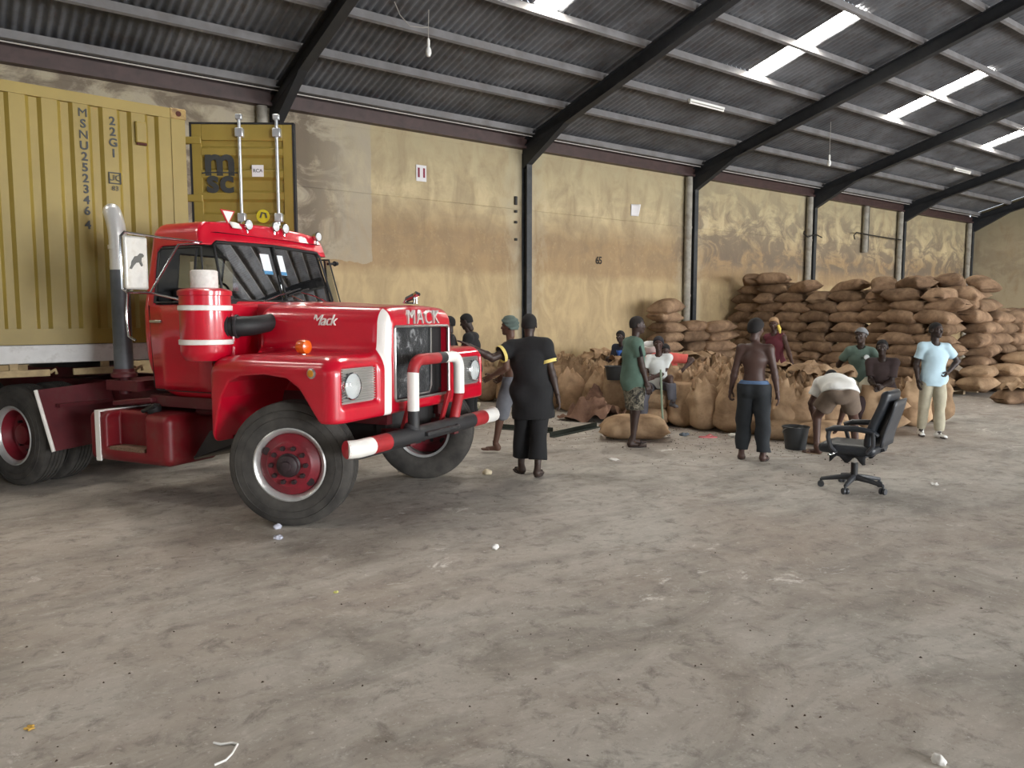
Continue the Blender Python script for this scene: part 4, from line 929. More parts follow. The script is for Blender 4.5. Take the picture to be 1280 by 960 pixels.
# open door leaf, hinged on the near rear post
def door_leaf(name, hx, hy, ang, sgn, marks):
    dl = bpy.data.objects.new(name, None); COL.objects.link(dl); dl.parent = cont; dl.location = (hx, hy, 0); dl.rotation_euler = (0, 0, ang)
    # local x along the leaf, outer face towards -y*sgn
    DW, D0, D1 = 1.17, .14, CH - .13
    o = -1 * sgn
    mb = MB(); mb.bx(.0, DW, -.028, .028, D0, D1)
    # frame and horizontal corrugations of the outer face
    mb2 = MB(); mb2.bx(.02, DW - .02, -.02, .02, D0 + .02, D1 - .02); mb2.obj('leaf_panel', CY, dl, smooth=0)
    for a, b, c_, d_ in ((.02, .13, D0 + .02, D1 - .02), (DW - .13, DW - .02, D0 + .02, D1 - .02), (.13, DW - .13, D1 - .2, D1 - .02), (.13, DW - .13, D0 + .02, D0 + .16)):
        mb2 = MB(); mb2.bx(a, b, min(o * .02, o * .045), max(o * .02, o * .045), c_, d_); mb2.obj('leaf_frame', CY, dl, bevel=.006)
    z = D1 - .26; k = 0
    while z > D0 + .3:
        mb2 = MB(); mb2.prism([(.0, 0), (.03, .03), (.10, .03), (.13, 0)], lambda a, b, d: (d, o * (.02 + b), z - a), .13, DW - .13); mb2.obj('leaf_rib', CY, dl, smooth=0); z -= .245; k += 1
    for a, b, c_, d_ in ((0, .022, D0, D1), (DW - .022, DW, D0, D1), (0, DW, D1 - .022, D1), (0, DW, D0, D0 + .022)):
        mb2 = MB(); mb2.bx(a, b, -.05, .03, c_, d_); mb2.obj('door_gasket', M('gasket_black', (28, 28, 30), .7), dl, smooth=0)
    for x in (.57, .985):
        mb2 = MB(); mb2.cyl((x, o * .085, D0 - .05), (x, o * .085, D1 + .07), .019, n=12); lb = mb2.obj('lock_bar', M('galvanised', (196, 200, 204), .3, .7), dl)
        for zz in (D1 - .12, (D0 + D1) / 2 + .1, D0 + .15):
            mb2 = MB(); mb2.bx(x - .045, x + .045, min(o * .04, o * .11), max(o * .04, o * .11), zz - .05, zz + .05); mb2.obj('bar_bracket', M('galvanised', (196, 200, 204), .3, .7), lb, bevel=.01)
        for zz in (D1 + .05, D0 - .03):
            mb2 = MB(); mb2.bx(x - .035, x + .035, min(o * .06, o * .11), max(o * .06, o * .11), zz - .03, zz + .03); mb2.obj('bar_cam', M('galvanised', (196, 200, 204), .3, .7), lb, bevel=.008)
    for zz in (.35, .95, 1.62, 2.26):
        mb2 = MB(); mb2.bx(-.07, .13, min(0, o * .06), max(0, o * .06), zz - .04, zz + .04); mb2.obj('hinge', CY, dl, bevel=.01)
    if marks:
        f_ = o * .0525
        right = (1, 0, 0)
        text_obj('logo_upper', 'm', .46, CINK, dl, facing((.33, f_, 2.02), right, (0, 0, 1)), .003, thicken=.013)
        text_obj('logo_lower', 'sc', .36, CINK, dl, facing((.33, f_, 1.80), right, (0, 0, 1)), .003, thicken=.012, spacing=1.05)
        mb2 = MB(); mb2.tube([(.13, f_, 1.895), (.18, f_, 1.905), (.33, f_, 1.905), (.48, f_, 1.905), (.53, f_, 1.90)], .008, 6); mb2.obj('logo_wave', CINK, dl)
        mb2 = MB(); mb2.bx(.69, .82, f_ - .002, f_ + .002, 1.86, 1.99); stk = mb2.obj('sticker', PAPER, dl, smooth=0)
        text_obj('sticker_text', 'RCA', .055, CINK, stk, facing((.755, f_ - .004, 1.925), right, (0, 0, 1)), .001)
        mb2 = MB(); mb2.lathe([(.075, 0), (.075, .003), (.002, .004)], (.80, f_, 1.42), (0, -1, 0), 20); ys = mb2.obj('hazard_sticker', M('hazard_yellow', (206, 190, 40), .5), dl, smooth=0)
        mb2 = MB(); mb2.tube([(.77, f_ - .006, 1.40), (.79, f_ - .006, 1.46), (.83, f_ - .006, 1.45), (.84, f_ - .006, 1.40)], .010, 6); mb2.obj('hazard_mark', CINK, ys)
    return dl
door_leaf('open_door_leaf', .07, .03, (YAW - R(90)) - CA + R(1.5), 1, True)
door_leaf('closed_door_leaf', -.03, CW - .03, R(-90), -1, False)

trail = thing('container_trailer', 'skeletal trailer with a white side rail under the yellow container', 'trailer', (CP.x, CP.y, 0), CA)
WORN = M('worn_white', (206, 206, 204), .55, var=.12, vs_=5, dirt=(120, 112, 104), dirt_amt=.6, dirt_scale=5)
for y in (.0, CW - .1):
    mb = MB(); mb.bx(-11.6, -.05, y, y + .1, 1.27, 1.455); mb.obj('side_rail', WORN, trail, bevel=.008)
for y in (.72, 1.6):
    mb = MB(); mb.bx(-11.6, -.05, y, y + .12, 1.25, 1.45); mb.obj('main_beam', MAROON, trail, smooth=0)
for x in (-.15, -1.9, -4, -6.2, -8.4, -10.2, -11.5):
    mb = MB(); mb.bx(x - .06, x + .06, .1, CW - .1, 1.28, 1.44); mb.obj('cross_member', BLACK, trail, smooth=0)
mb = MB(); mb.bx(-2.0, -.2, .7, 1.74, 1.225, 1.27); mb.obj('kingpin_plate', BLACK, trail, smooth=0)
for y in (.35, 2.05):
    mb = MB(); mb.bx(-3.2, -3.06, y - .07, y + .07, .05, 1.3); mb.bx(-3.26, -3.0, y - .12, y + .12, 0, .05); mb.obj('landing_leg', MAROON, trail, smooth=0)
for x in (-8.6, -9.9):
    for s in (-1, 1): make_wheel('trailer_wheel', trail, (x, CW / 2 + s * 1.03, .525), 0, s, True)
    mb = MB(); mb.cyl((x, .2, .525), (x, CW - .2, .525), .08, n=12); mb.bx(x - .08, x + .08, .7, .86, .55, 1.3); mb.bx(x - .08, x + .08, 1.58, 1.74, .55, 1.3); mb.obj('trailer_axle', BLACK, trail, smooth=0)
TAN = M('worn_plank', (168, 148, 112), .8, var=.25, vs_=12)
for x, w in ((-1.75, .62), (-.92, .62)):
    mb = MB(); mb.box((x, .02, 1.17), (w, .05, .10 if w > .62 else .07)); mb.tube([(x + w / 2, .02, 1.17), (x + w / 2 + .05, .02, 1.2), (x + w / 2 + .06, .02, 1.15)], .02, 6); mb.box((x, .04, 1.23), (.08, .05, .12)); mb.obj('wooden_packer', TAN, trail, bevel=.01)
# ================================================================== jute sacks
def burlap(name, c0, c1, c2):
    m, nt, p = nt_new(name); tc = nt.nodes.new('ShaderNodeTexCoord'); co = tc.outputs['Object']
    info = nt.nodes.new('ShaderNodeObjectInfo').outputs['Random']
    off = node(nt, 'ShaderNodeVectorMath', operation='ADD'); nt.links.new(co, off.inputs[0])
    cb = nt.nodes.new('ShaderNodeCombineXYZ'); nt.links.new(mth(nt, 'MULTIPLY', info, 37.0), cb.inputs[0]); nt.links.new(cb.outputs[0], off.inputs[1])
    n1 = noise(nt, off.outputs[0], 3.2, 6, .6, .4); n2 = noise(nt, off.outputs[0], 12, 5, .65)
    c = ramp(nt, n1, [(.28, c0), (.52, c1), (.75, c2)])
    c = mixc(nt, ramp(nt, n2, [(.52, (0, 0, 0, 1)), (.72, (.4, .4, .4, 1))]), c, lin(c0))
    hs = node(nt, 'ShaderNodeHueSaturation'); nt.links.new(c, hs.inputs['Color'])
    nt.links.new(mth(nt, 'ADD', .74, mth(nt, 'MULTIPLY', info, .42)), hs.inputs['Value']); hs.inputs['Saturation'].default_value = .76
    nt.links.new(hs.outputs[0], p.inputs['Base Color'])
    p.inputs['Roughness'].default_value = .95; p.inputs['Specular IOR Level'].default_value = .1
    wv = node(nt, 'ShaderNodeTexWave', ins={'Scale': 38.0, 'Distortion': 1.5, 'Detail': 2}); nt.links.new(co, wv.inputs['Vector'])
    bump(nt, p, mth(nt, 'ADD', mth(nt, 'MULTIPLY', wv.outputs['Fac'], .4), n2), .35, .012)
    return m
JUTE = burlap('jute_brown', (92, 66, 42), (136, 102, 66), (164, 128, 86))
JUTEL = burlap('jute_light', (124, 92, 56), (168, 130, 84), (190, 154, 106))
def wob(rng, amp, k=6, f=7):
    A = [(rng.uniform(-f, f), rng.uniform(-f, f), rng.uniform(-f, f), rng.uniform(0, 6.28), rng.uniform(.4, 1)) for _ in range(k)]
    return lambda x, y, z: amp * sum(w * math.sin(a * x + b * y + c * z + d) for a, b, c, d, w in A) / k ** .5
def sack_mesh(L, Wd, T, seed, mat, droop=0.0, ears=.03, nu=20, nv=16, skew=0.0):
    """filled sack lying flat: long axis x, seams at both ends; origin at the underside"""
    rng = random.Random(seed); wx, wy, wz = wob(rng, .014), wob(rng, .014), wob(rng, .016); wr = wob(rng, .010, 6, 22)
    rings = []
    for j in range(nv + 1):
        v = -1 + 2 * j / nv; v = math.copysign(abs(v) ** .85, v)
        w = Wd / 2 * (.90 + .10 * (1 - v * v) + .05 * abs(v) ** 8)
        t = T / 2 * max(0, 1 - abs(v) ** 4.5) ** .6 + .010
        ring = []
        for i in range(nu):
            a = 2 * math.pi * i / nu; ca, sa = math.cos(a), math.sin(a)
            y = w * math.copysign(abs(ca) ** .82, ca); z = t * math.copysign(abs(sa) ** .9, sa)
            if z < 0: z *= .82
            x = L / 2 * v + (ears * math.copysign(1, v) * abs(v) ** 6 * (abs(y) / w) ** 3)
            zz = z + T * .41 - droop * v * v + skew * v * .05
            e = 1 - abs(v) ** 6 * .4
            n = wr(x, y, zz) * (.6 + abs(v))
            ring.append((x + wx(x, y, zz), y + wy(x, y, zz) * e + n * ca, zz + wz(x, y, z) * e + n * sa))
        rings.append(ring)
    mb = MB(); mb.rings(rings, True); return mb.mesh('sack', mat, smooth=70)
def upright_mesh(Hh, rx, ry, seed, mat, mouth, lean=0.0, nu=24, nv=14):
    """filled sack standing on its base; mouth 0 = stitched flat, 1 = crumpled open"""
    rng = random.Random(seed); wx, wy = wob(rng, .020, 6, 8), wob(rng, .020, 6, 8); wr = wob(rng, .016, 8, 20); A = [rng.uniform(0, 6.28) for _ in range(4)]
    rings = []
    for j in range(nv + 1):
        v = j / nv
        base = min(1, (v + .012) / .16) ** .45
        bulge = base * (1.0 + .10 * math.sin(math.pi * min(1, v * 1.15)))
        if mouth:
            top = 1 if v < .72 else 1 - .38 * ((v - .72) / .28) ** 1.2
            kx = ky = bulge * top
        else:
            s = max(0, (v - .55) / .45); kx = bulge * (1 + .04 * s); ky = bulge * max(.05, (1 - s ** 1.8) ** .7)
        ring = []
        for i in range(nu):
            a = 2 * math.pi * i / nu; ca, sa = math.cos(a), math.sin(a)
            x, y, z = rx * kx * math.copysign(abs(ca) ** .85, ca), ry * ky * math.copysign(abs(sa) ** .85, sa), Hh * v
            if mouth and v > .7:
                s = (v - .7) / .3
                f = s * (.10 * math.sin(3 * a + A[0]) + .09 * math.sin(5 * a + A[1]) + .06 * math.sin(9 * a + A[2]))
                x *= 1 + f * 1.1; y *= 1 + f * 1.1; z += s * (.07 * math.sin(2 * a + A[3]) + .05 * math.sin(7 * a + A[0]) + .03 * math.sin(11 * a + A[1]))
            n = wr(x * 1.6, y * 1.6, z) * (1 + v)
            ring.append((x + (wx(x, y, z) + n * ca) * min(1, v * 6) + lean * v * v, y + (wy(x, y, z) + n * sa) * min(1, v * 6), z))
        rings.append(ring)
    mb = MB()
    if mouth:   # fold the rim inward and down
        last = rings[-1]; cx = sum(q[0] for q in last) / nu; cy = sum(q[1] for q in last) / nu
        rings.append([(cx + (x - cx) * .72, cy + (y - cy) * .72, z - .03 + .03 * math.sin(5 * i)) for i, (x, y, z) in enumerate(last)])
        rings.append([(cx + (x - cx) * .35, cy + (y - cy) * .35, Hh * .93 + .05 * math.sin(3 * i + A[1])) for i, (x, y, z) in enumerate(last)])
    mb.rings(rings, True); return mb.mesh('upright_sack', mat, smooth=70)
def cloth_mesh(w, l, seed, mat, h=.10):
    rng = random.Random(seed); f = wob(rng, h * .5, 7, 13); g = wob(rng, .05, 5, 8); k = wob(rng, h * .3, 8, 30)
    mb = MB(); mb.grid(lambda u, v: ((u - .5) * w + g(u, v, 1), (v - .5) * l + g(v, u, 2), max(.0, h * .8 * (1 - ((2 * u - 1) ** 4 + (2 * v - 1) ** 4) / 2) + f(u * w * 1.6, v * l * 1.6, 0) + k(u, v, 0))), 20, 16)
    return mb.mesh('empty_sack', mat, smooth=80, fix=False)
rng = random.Random(11)
SK = [sack_mesh(rng.uniform(.84, .94), rng.uniform(.54, .62), rng.uniform(.325, .36), 100 + k, JUTE, droop=rng.uniform(0, .05), skew=rng.uniform(-1, 1)) for k in range(8)]
SKL = [sack_mesh(rng.uniform(.86, .96), rng.uniform(.56, .62), rng.uniform(.33, .36), 140 + k, JUTEL, droop=rng.uniform(0, .05)) for k in range(4)]
UP = [upright_mesh(rng.uniform(.70, .84), rng.uniform(.215, .245), rng.uniform(.175, .205), 200 + k, JUTEL, k % 3 != 0, rng.uniform(-.04, .04)) for k in range(7)]
UPB = [upright_mesh(rng.uniform(.74, .90), rng.uniform(.23, .26), rng.uniform(.20, .23), 230 + k, JUTEL, True, rng.uniform(-.05, .05)) for k in range(5)]
CL_ = [cloth_mesh(rng.uniform(.7, .95), rng.uniform(.55, .75), 260 + k, JUTEL, rng.uniform(.08, .16)) for k in range(5)]
def put(name, me, loc, rot, label, cat, group=None, scale=None): return tag(link(name, me, None, loc, rot, scale), label, cat, group)
# ---- tall stack: front face across the store, end face along the open floor
def layer_sack(x, y, z, rz, label, group=None, big=1.0, light=False, tilt=.05):
    me = rng.choice(SKL if light else SK)
    put('jute_sack', me, (x, y, z), (rng.uniform(-tilt, tilt), rng.uniform(-tilt, tilt), rz + rng.uniform(-.10, .10)), label, 'sack', group, (big, big, rng.uniform(.96, 1.06)))
ORD = ['first', 'second', 'third', 'fourth', 'fifth', 'sixth', 'seventh', 'eighth', 'ninth', 'tenth', 'eleventh', 'twelfth', 'thirteenth', 'fourteenth', 'fifteenth', 'sixteenth', 'seventeenth', 'eighteenth']
LAB_F = 'full brown jute sack laid in the front face of the tall stack'; G_F = 'sacks in the front of the tall stack'
LAB_S = 'full brown jute sack in the end of the tall stack beside the open floor'; G_S = 'sacks in the end of the tall stack'
LAB_T = 'plump jute sack lying loose on top of the tall stack'; G_T = 'loose sacks on top of the tall stack'
LH = .262
def stack_h(y): return 2.62 if y > 12.6 else (2.55 if y > 9.2 else 2.45)
cols = [13.85 - .80 * k for k in range(8)]
for ci, y in enumerate(cols):
    n = int(stack_h(y) / LH)
    for k in range(n):
        stag = .40 if k % 2 else 0; LF = 'jute sack in the tall stack face, %s layer up, %s from the ochre wall' % (ORD[k], ORD[ci])
        xf = 18.75 + .025 * k + rng.uniform(-.05, .05) + (.18 if ci == 0 else 0) - (.35 if ci >= 6 else 0)
        if k % 3 == 2 and ci % 2: layer_sack(xf + .12, y - stag * .4, k * LH, rng.uniform(-.1, .1), LF, G_F)     # a header, end towards the aisle
        else: layer_sack(xf, y - stag * .5, k * LH, R(90), LF, G_F)
    for k in range(n - 2, n):
        for rw, (dx, dy_, dz) in enumerate(((.62, .2, .02), (1.2, .1, .05))):
            layer_sack(xf + dx, y - dy_, k * LH + dz, R(90), ('jute sack atop the tall stack, %s row back, %s from the ochre wall' if k == n - 1 else 'jute sack below the top of tall stack, %s row back, %s from ochre wall') % (ORD[rw + 1], ORD[ci]), G_T if k == n - 1 else G_F)
for q in range(6):
    x = 19.35 + .86 * q
    n = 8 if q < 1 else 7
    for k in range(n): layer_sack(x + (.3 if k % 2 else 0), 7.62 - .06 * q + .02 * k + rng.uniform(-.05, .05), k * LH, rng.uniform(-.15, .15), 'jute sack in the tall stack end face, %s layer up, %s from corner' % (ORD[k], ORD[q]), G_S)
    for k in (n - 2, n - 1): layer_sack(x, 8.2, k * LH + .08, rng.uniform(-.3, .3), 'jute sack behind the tall stack end face, %s layer up, %s from corner' % (ORD[k], ORD[q]), G_S)
# a lower row standing forward of the end face
LAB_L = 'jute sack in the low row of sacks at the foot of the tall stack'; G_L = 'low row at the foot of the tall stack'
for qi, (x, y, n) in enumerate(((17.95, 7.98, 1), (18.3, 7.2, 2), (19.15, 6.95, 2), (20.05, 6.9, 3), (20.95, 6.9, 3), (21.85, 6.9, 4))):
    for k in range(n): layer_sack(x + (.2 if k % 2 else 0), y + .05 * k, .11 + k * LH, R(60) if x < 18.1 else rng.uniform(-.2, .3), 'jute sack in low row at tall stack foot, %s layer up, %s toward the gable' % (ORD[k], ORD[qi]), G_L, light=True)
# tumbled ones on top
for (y, x, rz, ry) in ((13.6, 19.0, .6, .15), (12.9, 18.9, 1.9, -.1), (11.9, 18.95, 1.2, .2), (10.6, 19.0, 1.5, .25), (9.7, 18.9, .5, -.2), (8.9, 18.8, 1.1, .2), (8.3, 19.3, .2, .35), (7.9, 20.0, .8, -.2), (9.2, 19.7, 1.7, .3), (10.2, 20.0, .4, .2)):
    put('jute_sack', rng.choice(SK), (x, y, int(stack_h(y) / LH) * LH + .02), (0, ry, rz), 'tilted jute sack tossed on top of the tall stack, %s from the ochre wall' % ORD[[13.6, 12.9, 11.9, 10.6, 10.2, 9.7, 9.2, 8.9, 8.3, 7.9].index(y)], 'sack', G_T)
PAL = M('pallet_wood', (150, 132, 106), .85, var=.25, vs_=10)
for k, (x, y, lb) in enumerate(((18.0, 7.75, 'weathered wooden pallet end under the low row of sacks beside the open floor'), (19.9, 6.72, 'weathered wooden pallet under the low row of sacks nearer the gable'))):
    t = thing('wooden_pallet', lb, 'pallet', (x, y, 0))
    for j in range(6):
        mb = MB(); mb.bx(-.5, 1.0, -.3 + j * .14, -.2 + j * .14, .09, .11); mb.obj('deck_board', PAL, t, smooth=0)
    for j in range(3):
        mb = MB(); mb.bx(-.5 + j * .7, -.4 + j * .7, -.3, .5, 0, .09); mb.obj('bearer', PAL, t, smooth=0)
# ---- small heap of lying sacks against the wall
LAB_W = 'jute sack in the small wall stack, %s layer up, %s from the standing-sack heap'; G_W = 'small stack against the wall'
for k in range(7):
    layer_sack(15.4 + rng.uniform(-.06, .06), 13.7, k * LH, R(8), LAB_W % (ORD[k], 'first'), G_W, 1.08)
    if k < 6: layer_sack(16.35 + (.12 if k % 2 else 0), 13.65, k * LH, R(-6), LAB_W % (ORD[k], 'second'), G_W, 1.12)
    if k < 6: layer_sack(17.15 - (.12 if k % 2 else 0), 13.35, k * LH, R(-12), LAB_W % (ORD[k], 'third'), G_W, 1.1)
put('jute_sack', SK[3], (15.35, 13.65, 7 * LH - .02), (.05, -.12, R(12)), 'plump jute sack lying on top of the small stack against the wall', 'sack', None, (1.1, 1.1, 1.15))

# ---- the heap of standing sacks being filled and sorted
KEEP = [(9.25, 8.3, .42), (10.05, 8.95, .42), (12.22, 8.24, .34), (11.6, 6.28, .36), (11.35, 5.75, .34), (10.82, 10.73, .34), (11.4, 5.1, .3), (8.8, 5.05, .5), (9.9, 5.35, .5)]        # (x, y, radius): places where people stand or sit, kept free of sacks
def blocked(x, y): return any((x - a) ** 2 + (y - b) ** 2 < r * r for a, b, r in KEEP)
FRONT = [(608, 503), (634, 506), (660, 509), (690, 513), (716, 516), (742, 519), (771, 523), (852, 536), (882, 540), (912, 543), (944, 545), (976, 547), (1008, 549), (1040, 549), (1090, 544), (1146, 535), (1174, 529)]
LAB_U = 'full jute sack standing upright in the front row of the sack heap'; G_U = 'upright sacks in the front row'
LAB_B = 'open jute sack with crumpled mouth standing inside the sack heap'; G_B = 'open sacks inside the heap'
placed = []
for k, (px, py) in enumerate(FRONT):
    x, y, _ = ground(px, py); d = math.hypot(x, y); x += x / d * .22; y += y / d * .22
    ang_ = math.atan2(y, x) + R(90) + rng.uniform(-.25, .25)
    put('upright_sack', UP[k % 7], (x, y, 0), (rng.uniform(-.02, .10) , rng.uniform(-.18, .18), ang_), 'full jute sack standing upright in the heap front row, %s from the ochre wall' % ORD[k], 'sack', G_U); placed.append((x, y))

POLY = [(9.05, 13.5), (9.25, 12.5), (9.45, 10.6), (9.75, 9.6), (9.45, 7.9), (9.85, 7.2), (10.25, 6.45), (11.0, 6.05), (12.7, 6.0), (12.9, 7.5), (13.7, 9.2), (14.1, 13.5)]
def inside(x, y):
    c = False
    for i in range(len(POLY)):
        (x0, y0), (x1, y1) = POLY[i], POLY[i - 1]
        if (y0 > y) != (y1 > y) and x < (x1 - x0) * (y - y0) / (y1 - y0) + x0: c = not c
    return c
gx = 9.2
heap = []
while gx < 14.2:
    gy = 5.9
    while gy < 13.6:
        x, y = gx + rng.uniform(-.08, .08), gy + rng.uniform(-.08, .08)
        if inside(x, y) and not blocked(x, y) and all((x - a) ** 2 + (y - b) ** 2 > .36 ** 2 for a, b in placed):
            put('open_sack', UPB[rng.randrange(5)], (x, y, 0), (rng.uniform(-.06, .06), rng.uniform(-.06, .06), rng.uniform(0, 6.28)), LAB_B, 'sack', G_B); heap.append((x, y))
        gy += .52
    gx += .52
# empty sacks thrown over the heap
for k in range(26):
    x, y = heap[(k * 7 + 3) % len(heap)]
    if any((x - a) ** 2 + (y - b) ** 2 < (r + .45) ** 2 for a, b, r in KEEP): continue
    put('empty_sack', CL_[k % 5], (x + rng.uniform(-.2, .2), y + rng.uniform(-.2, .2), .80 + rng.uniform(-.03, .06)), (rng.uniform(-.2, .2), rng.uniform(-.2, .2), rng.uniform(0, 6.28)), 'crumpled empty jute sack thrown over the sack heap', 'sack', 'empty sacks over the heap')
# single sacks on the floor
x, y, _ = ground(812, 553); put('jute_sack', SKL[1], (x + .05, y + .35, 0), (0, 0, YAW - R(90) + R(-8)), 'full tan jute sack lying on the floor behind the green-shirted person', 'sack', None, (1.02, 1.02, 1.05))
STR = M('sack_stripe', (70, 50, 36), .9)
x, y, _ = ground(745, 523); put('slumped_sack', cloth_mesh(1.1, .9, 300, burlap('jute_red', (96, 62, 44), (136, 94, 66), (160, 116, 84)), .30), (x, y, 0), (0, 0, .4), 'slumped reddish brown sack heaped on the floor beside the standing sacks', 'sack')
x, y, _ = ground(1272, 506); put('jute_sack', SK[5], (x + .3, y + .1, 0), (0, 0, R(-30)), 'lone jute sack lying flat on the open floor', 'sack')
put('empty_sack', CL_[2], (x + .3, y + .1, .27), (0, 0, .3), 'crumpled empty sack on the lone floor sack', 'sack')
x, y, _ = ground(1050, 556); put('jute_sack', SKL[0], (x, y + .15, 0), (0, 0, R(-20)), 'tan jute sack lying on the floor under the bent person', 'sack')
x, y, _ = ground(990, 548); put('jute_sack', SKL[2], (x - .1, y - .02, 0), (0, 0, R(-50)), 'tan jute sack lying between the black bucket and upright sacks', 'sack', None, (.8, .8, .9))

# what the two in front sit on
for k in range(2):
    layer_sack(9.30, 8.42, k * .26, R(20), ('lower' if k == 0 else 'upper') + ' of two lying sacks under the woman in white', None, light=True, tilt=.02)
    layer_sack(11.42, 5.92, k * .24, R(-10), ('lower' if k == 0 else 'upper') + ' of two lying sacks under the person in dark brown', None, light=True, tilt=.02)
# ================================================================== people: one continuous body each, clothing as parts
def unit(v): v = np.array(v, float); return v / max(np.linalg.norm(v), 1e-9)
def ik(a, b, l1, l2, pole):
    a = np.array(a, float); b = np.array(b, float); d = b - a; L = min(np.linalg.norm(d), (l1 + l2) * .999); u = unit(d); b = a + u * L
    x = (l1 * l1 - l2 * l2 + L * L) / (2 * L); h = math.sqrt(max(l1 * l1 - x * x, 0)); pole = np.array(pole, float); pv = unit(pole - u * (pole @ u))
    return a + u * x + pv * h, b
def flat(p, a, b, ra, rb, lat, k):
    a = np.array(a, float); q = p - np.outer((p - a) @ lat, lat) * (1 - 1 / k); return s_cone(q, a, b, ra, rb)
def foot_sdf(p):
    d = smin(s_cone(p, (-.035, 0, -.045), (.0, 0, .03), .038, .036), s_cone(p, (-.03, 0, -.05), (.11, .005, -.066), .036, .028), .03)
    for k, (x, y) in enumerate(((.185, .022), (.18, .004), (.17, -.012), (.158, -.026), (.143, -.038))):
        d = smin(d, s_cone(p, (.09, y * .8, -.068), (x, y, -.074), .017, .0115 if k else .014), .008)
    return smax(d, -(p[:, 2] + .088), .006)
FOOT = sdf_mesh(foot_sdf, (-.1, -.08, -.11), (.22, .08, .08), .0065)
def shoe_sdf(p):
    d = smin(s_cone(p, (-.04, 0, -.045), (.0, 0, .045), .046, .046), flat(p, (-.04, 0, -.06), (.15, .004, -.062), .036, .03, np.array([0, 1., 0]), 1.25), .03)
    return smax(d, -(p[:, 2] + .088), .006)
SHOE = sdf_mesh(shoe_sdf, (-.12, -.09, -.11), (.24, .09, .11), .008)
def hand_maker(curl, spread, thumb_in):
    def f(p):
        d = s_box(p, (.055, 0, 0), (.052, .040, .016), .014); d = smin(d, s_cone(p, (-.02, 0, 0), (.03, 0, 0), .026, .026), .02)
        for i, (y, L) in enumerate(((.030, .072), (.010, .082), (-.010, .076), (-.029, .060))):
            a = np.array([.10, y, .0]); ang_ = curl * .5; yaw = (y / .03) * spread
            for seg, fr in ((.46, 1), (.30, 1), (.24, 1)):
                b = a + L * seg * np.array([math.cos(ang_) * math.cos(yaw), math.cos(ang_) * math.sin(yaw), -math.sin(ang_)])
                d = smin(d, s_cone(p, a, b, .0092, .0084), .004); a = b; ang_ += curl * .75
        a = np.array([.03, .036, -.004]); t1 = a + .045 * unit((.75, .75 * (1 - thumb_in), -.25 - .6 * thumb_in)); t2 = t1 + .036 * unit((1, .25 - .5 * thumb_in, -.3 - .3 * thumb_in))
        d = smin(d, s_cone(p, a, t1, .014, .011), .01); d = smin(d, s_cone(p, t1, t2, .0105, .009), .004)
        return d
    return sdf_mesh(f, (-.06, -.07, -.12), (.21, .10, .05), .0048)
HANDS = {'relaxed': hand_maker(.45, .06, .3), 'grip': hand_maker(1.15, .0, .6), 'flat': hand_maker(.10, .12, .0)}
def head_sdf(p):
    q = p.copy(); q[:, 1] = np.abs(q[:, 1])
    d = s_ell(q, (-.012, 0, .032), (.098, .077, .088))
    d = smin(d, s_ell(q, (.022, 0, -.038), (.070, .060, .078)), .035)
    d = smin(d, s_ell(q, (.062, 0, -.092), (.028, .028, .022)), .02)                      # chin
    d = smin(d, s_cone(q, (.078, .0, .030), (.074, .045, .026), .012, .010), .015)        # brow
    d = smin(d, s_ell(q, (.060, .043, -.022), (.024, .018, .02)), .015)                   # cheekbone
    d = smax(d, -s_ell(q, (.092, .031, .008), (.016, .018, .012)), .008)                  # eye socket
    d = smin(d, s_cone(q, (.083, 0, .010), (.101, 0, -.024), .009, .0135), .010)          # nose
    d = smin(d, s_ell(q, (.090, .012, -.030), (.012, .010, .009)), .006)
    d = smin(d, s_ell(q, (.085, 0, -.054), (.012, .024, .0075)), .006); d = smin(d, s_ell(q, (.083, 0, -.067), (.012, .021, .008)), .006)   # lips
    ear = s_ell(q, (-.008, .080, -.004), (.021, .010, .033)); ear = smax(ear, -s_ell(q, (-.002, .090, -.002), (.011, .007, .019)), .005)
    d = smin(d, ear, .006)
    d = smin(d, s_cone(q, (-.025, 0, -.06), (-.03, 0, -.13), .050, .048), .03)
    return d
HEAD = sdf_mesh(head_sdf, (-.13, -.11, -.19), (.13, .11, .14), .0062)
def cap_of(off, cut, lo=-.10):
    return sdf_mesh(lambda p: cut(p, smin(s_ell(p, (-.012, 0, .032), (.098 + off, .077 + off, .088 + off)), s_ell(p, (-.03, 0, -.02), (.07 + off, .066 + off, .07 + off)), .03)), (-.16, -.13, -.16), (.16, .13, .17), .0075)
HAIRS = {
    'short': cap_of(.006, lambda p, d: smax(d, -(p[:, 2] - .045 + np.clip(-p[:, 0] + .04, -.2, .09) * .95), .008)),
    'full': cap_of(.017, lambda p, d: smax(d, -(p[:, 2] - .050 + np.clip(-p[:, 0] + .05, -.2, .12) * .95), .01)),
    'wrap': cap_of(.024, lambda p, d: smax(d + .004 * np.sin(p[:, 2] * 130 + p[:, 1] * 40), -(p[:, 2] - .035 + np.clip(-p[:, 0] + .04, -.2, .10) * .8), .008)),
    'beanie': cap_of(.017, lambda p, d: smax(d - .006 * (np.abs(p[:, 2] - .05) < .018), -(p[:, 2] - .034 + np.clip(-p[:, 0], -.2, .1) * .35), .006)),
    'scarf': cap_of(.018, lambda p, d: smin(smax(d, -(p[:, 2] - .040 + np.clip(-p[:, 0] + .05, -.2, .12) * 1.0), .008), s_ell(p, (-.105, 0, -.03), (.035, .04, .045)), .03)),
}
EYEM = M('eye_white', (158, 148, 138), .35); PUP = M('eye_dark', (24, 16, 14), .2)
mb = MB(); mb.lathe([(.0005, -.0115), (.006, -.0095), (.0092, -.004), (.0098, 0), (.0092, .004), (.006, .0095), (.0005, .0115)], axis=(1, 0, 0), n=12); EYE = mb.mesh('eye', EYEM)
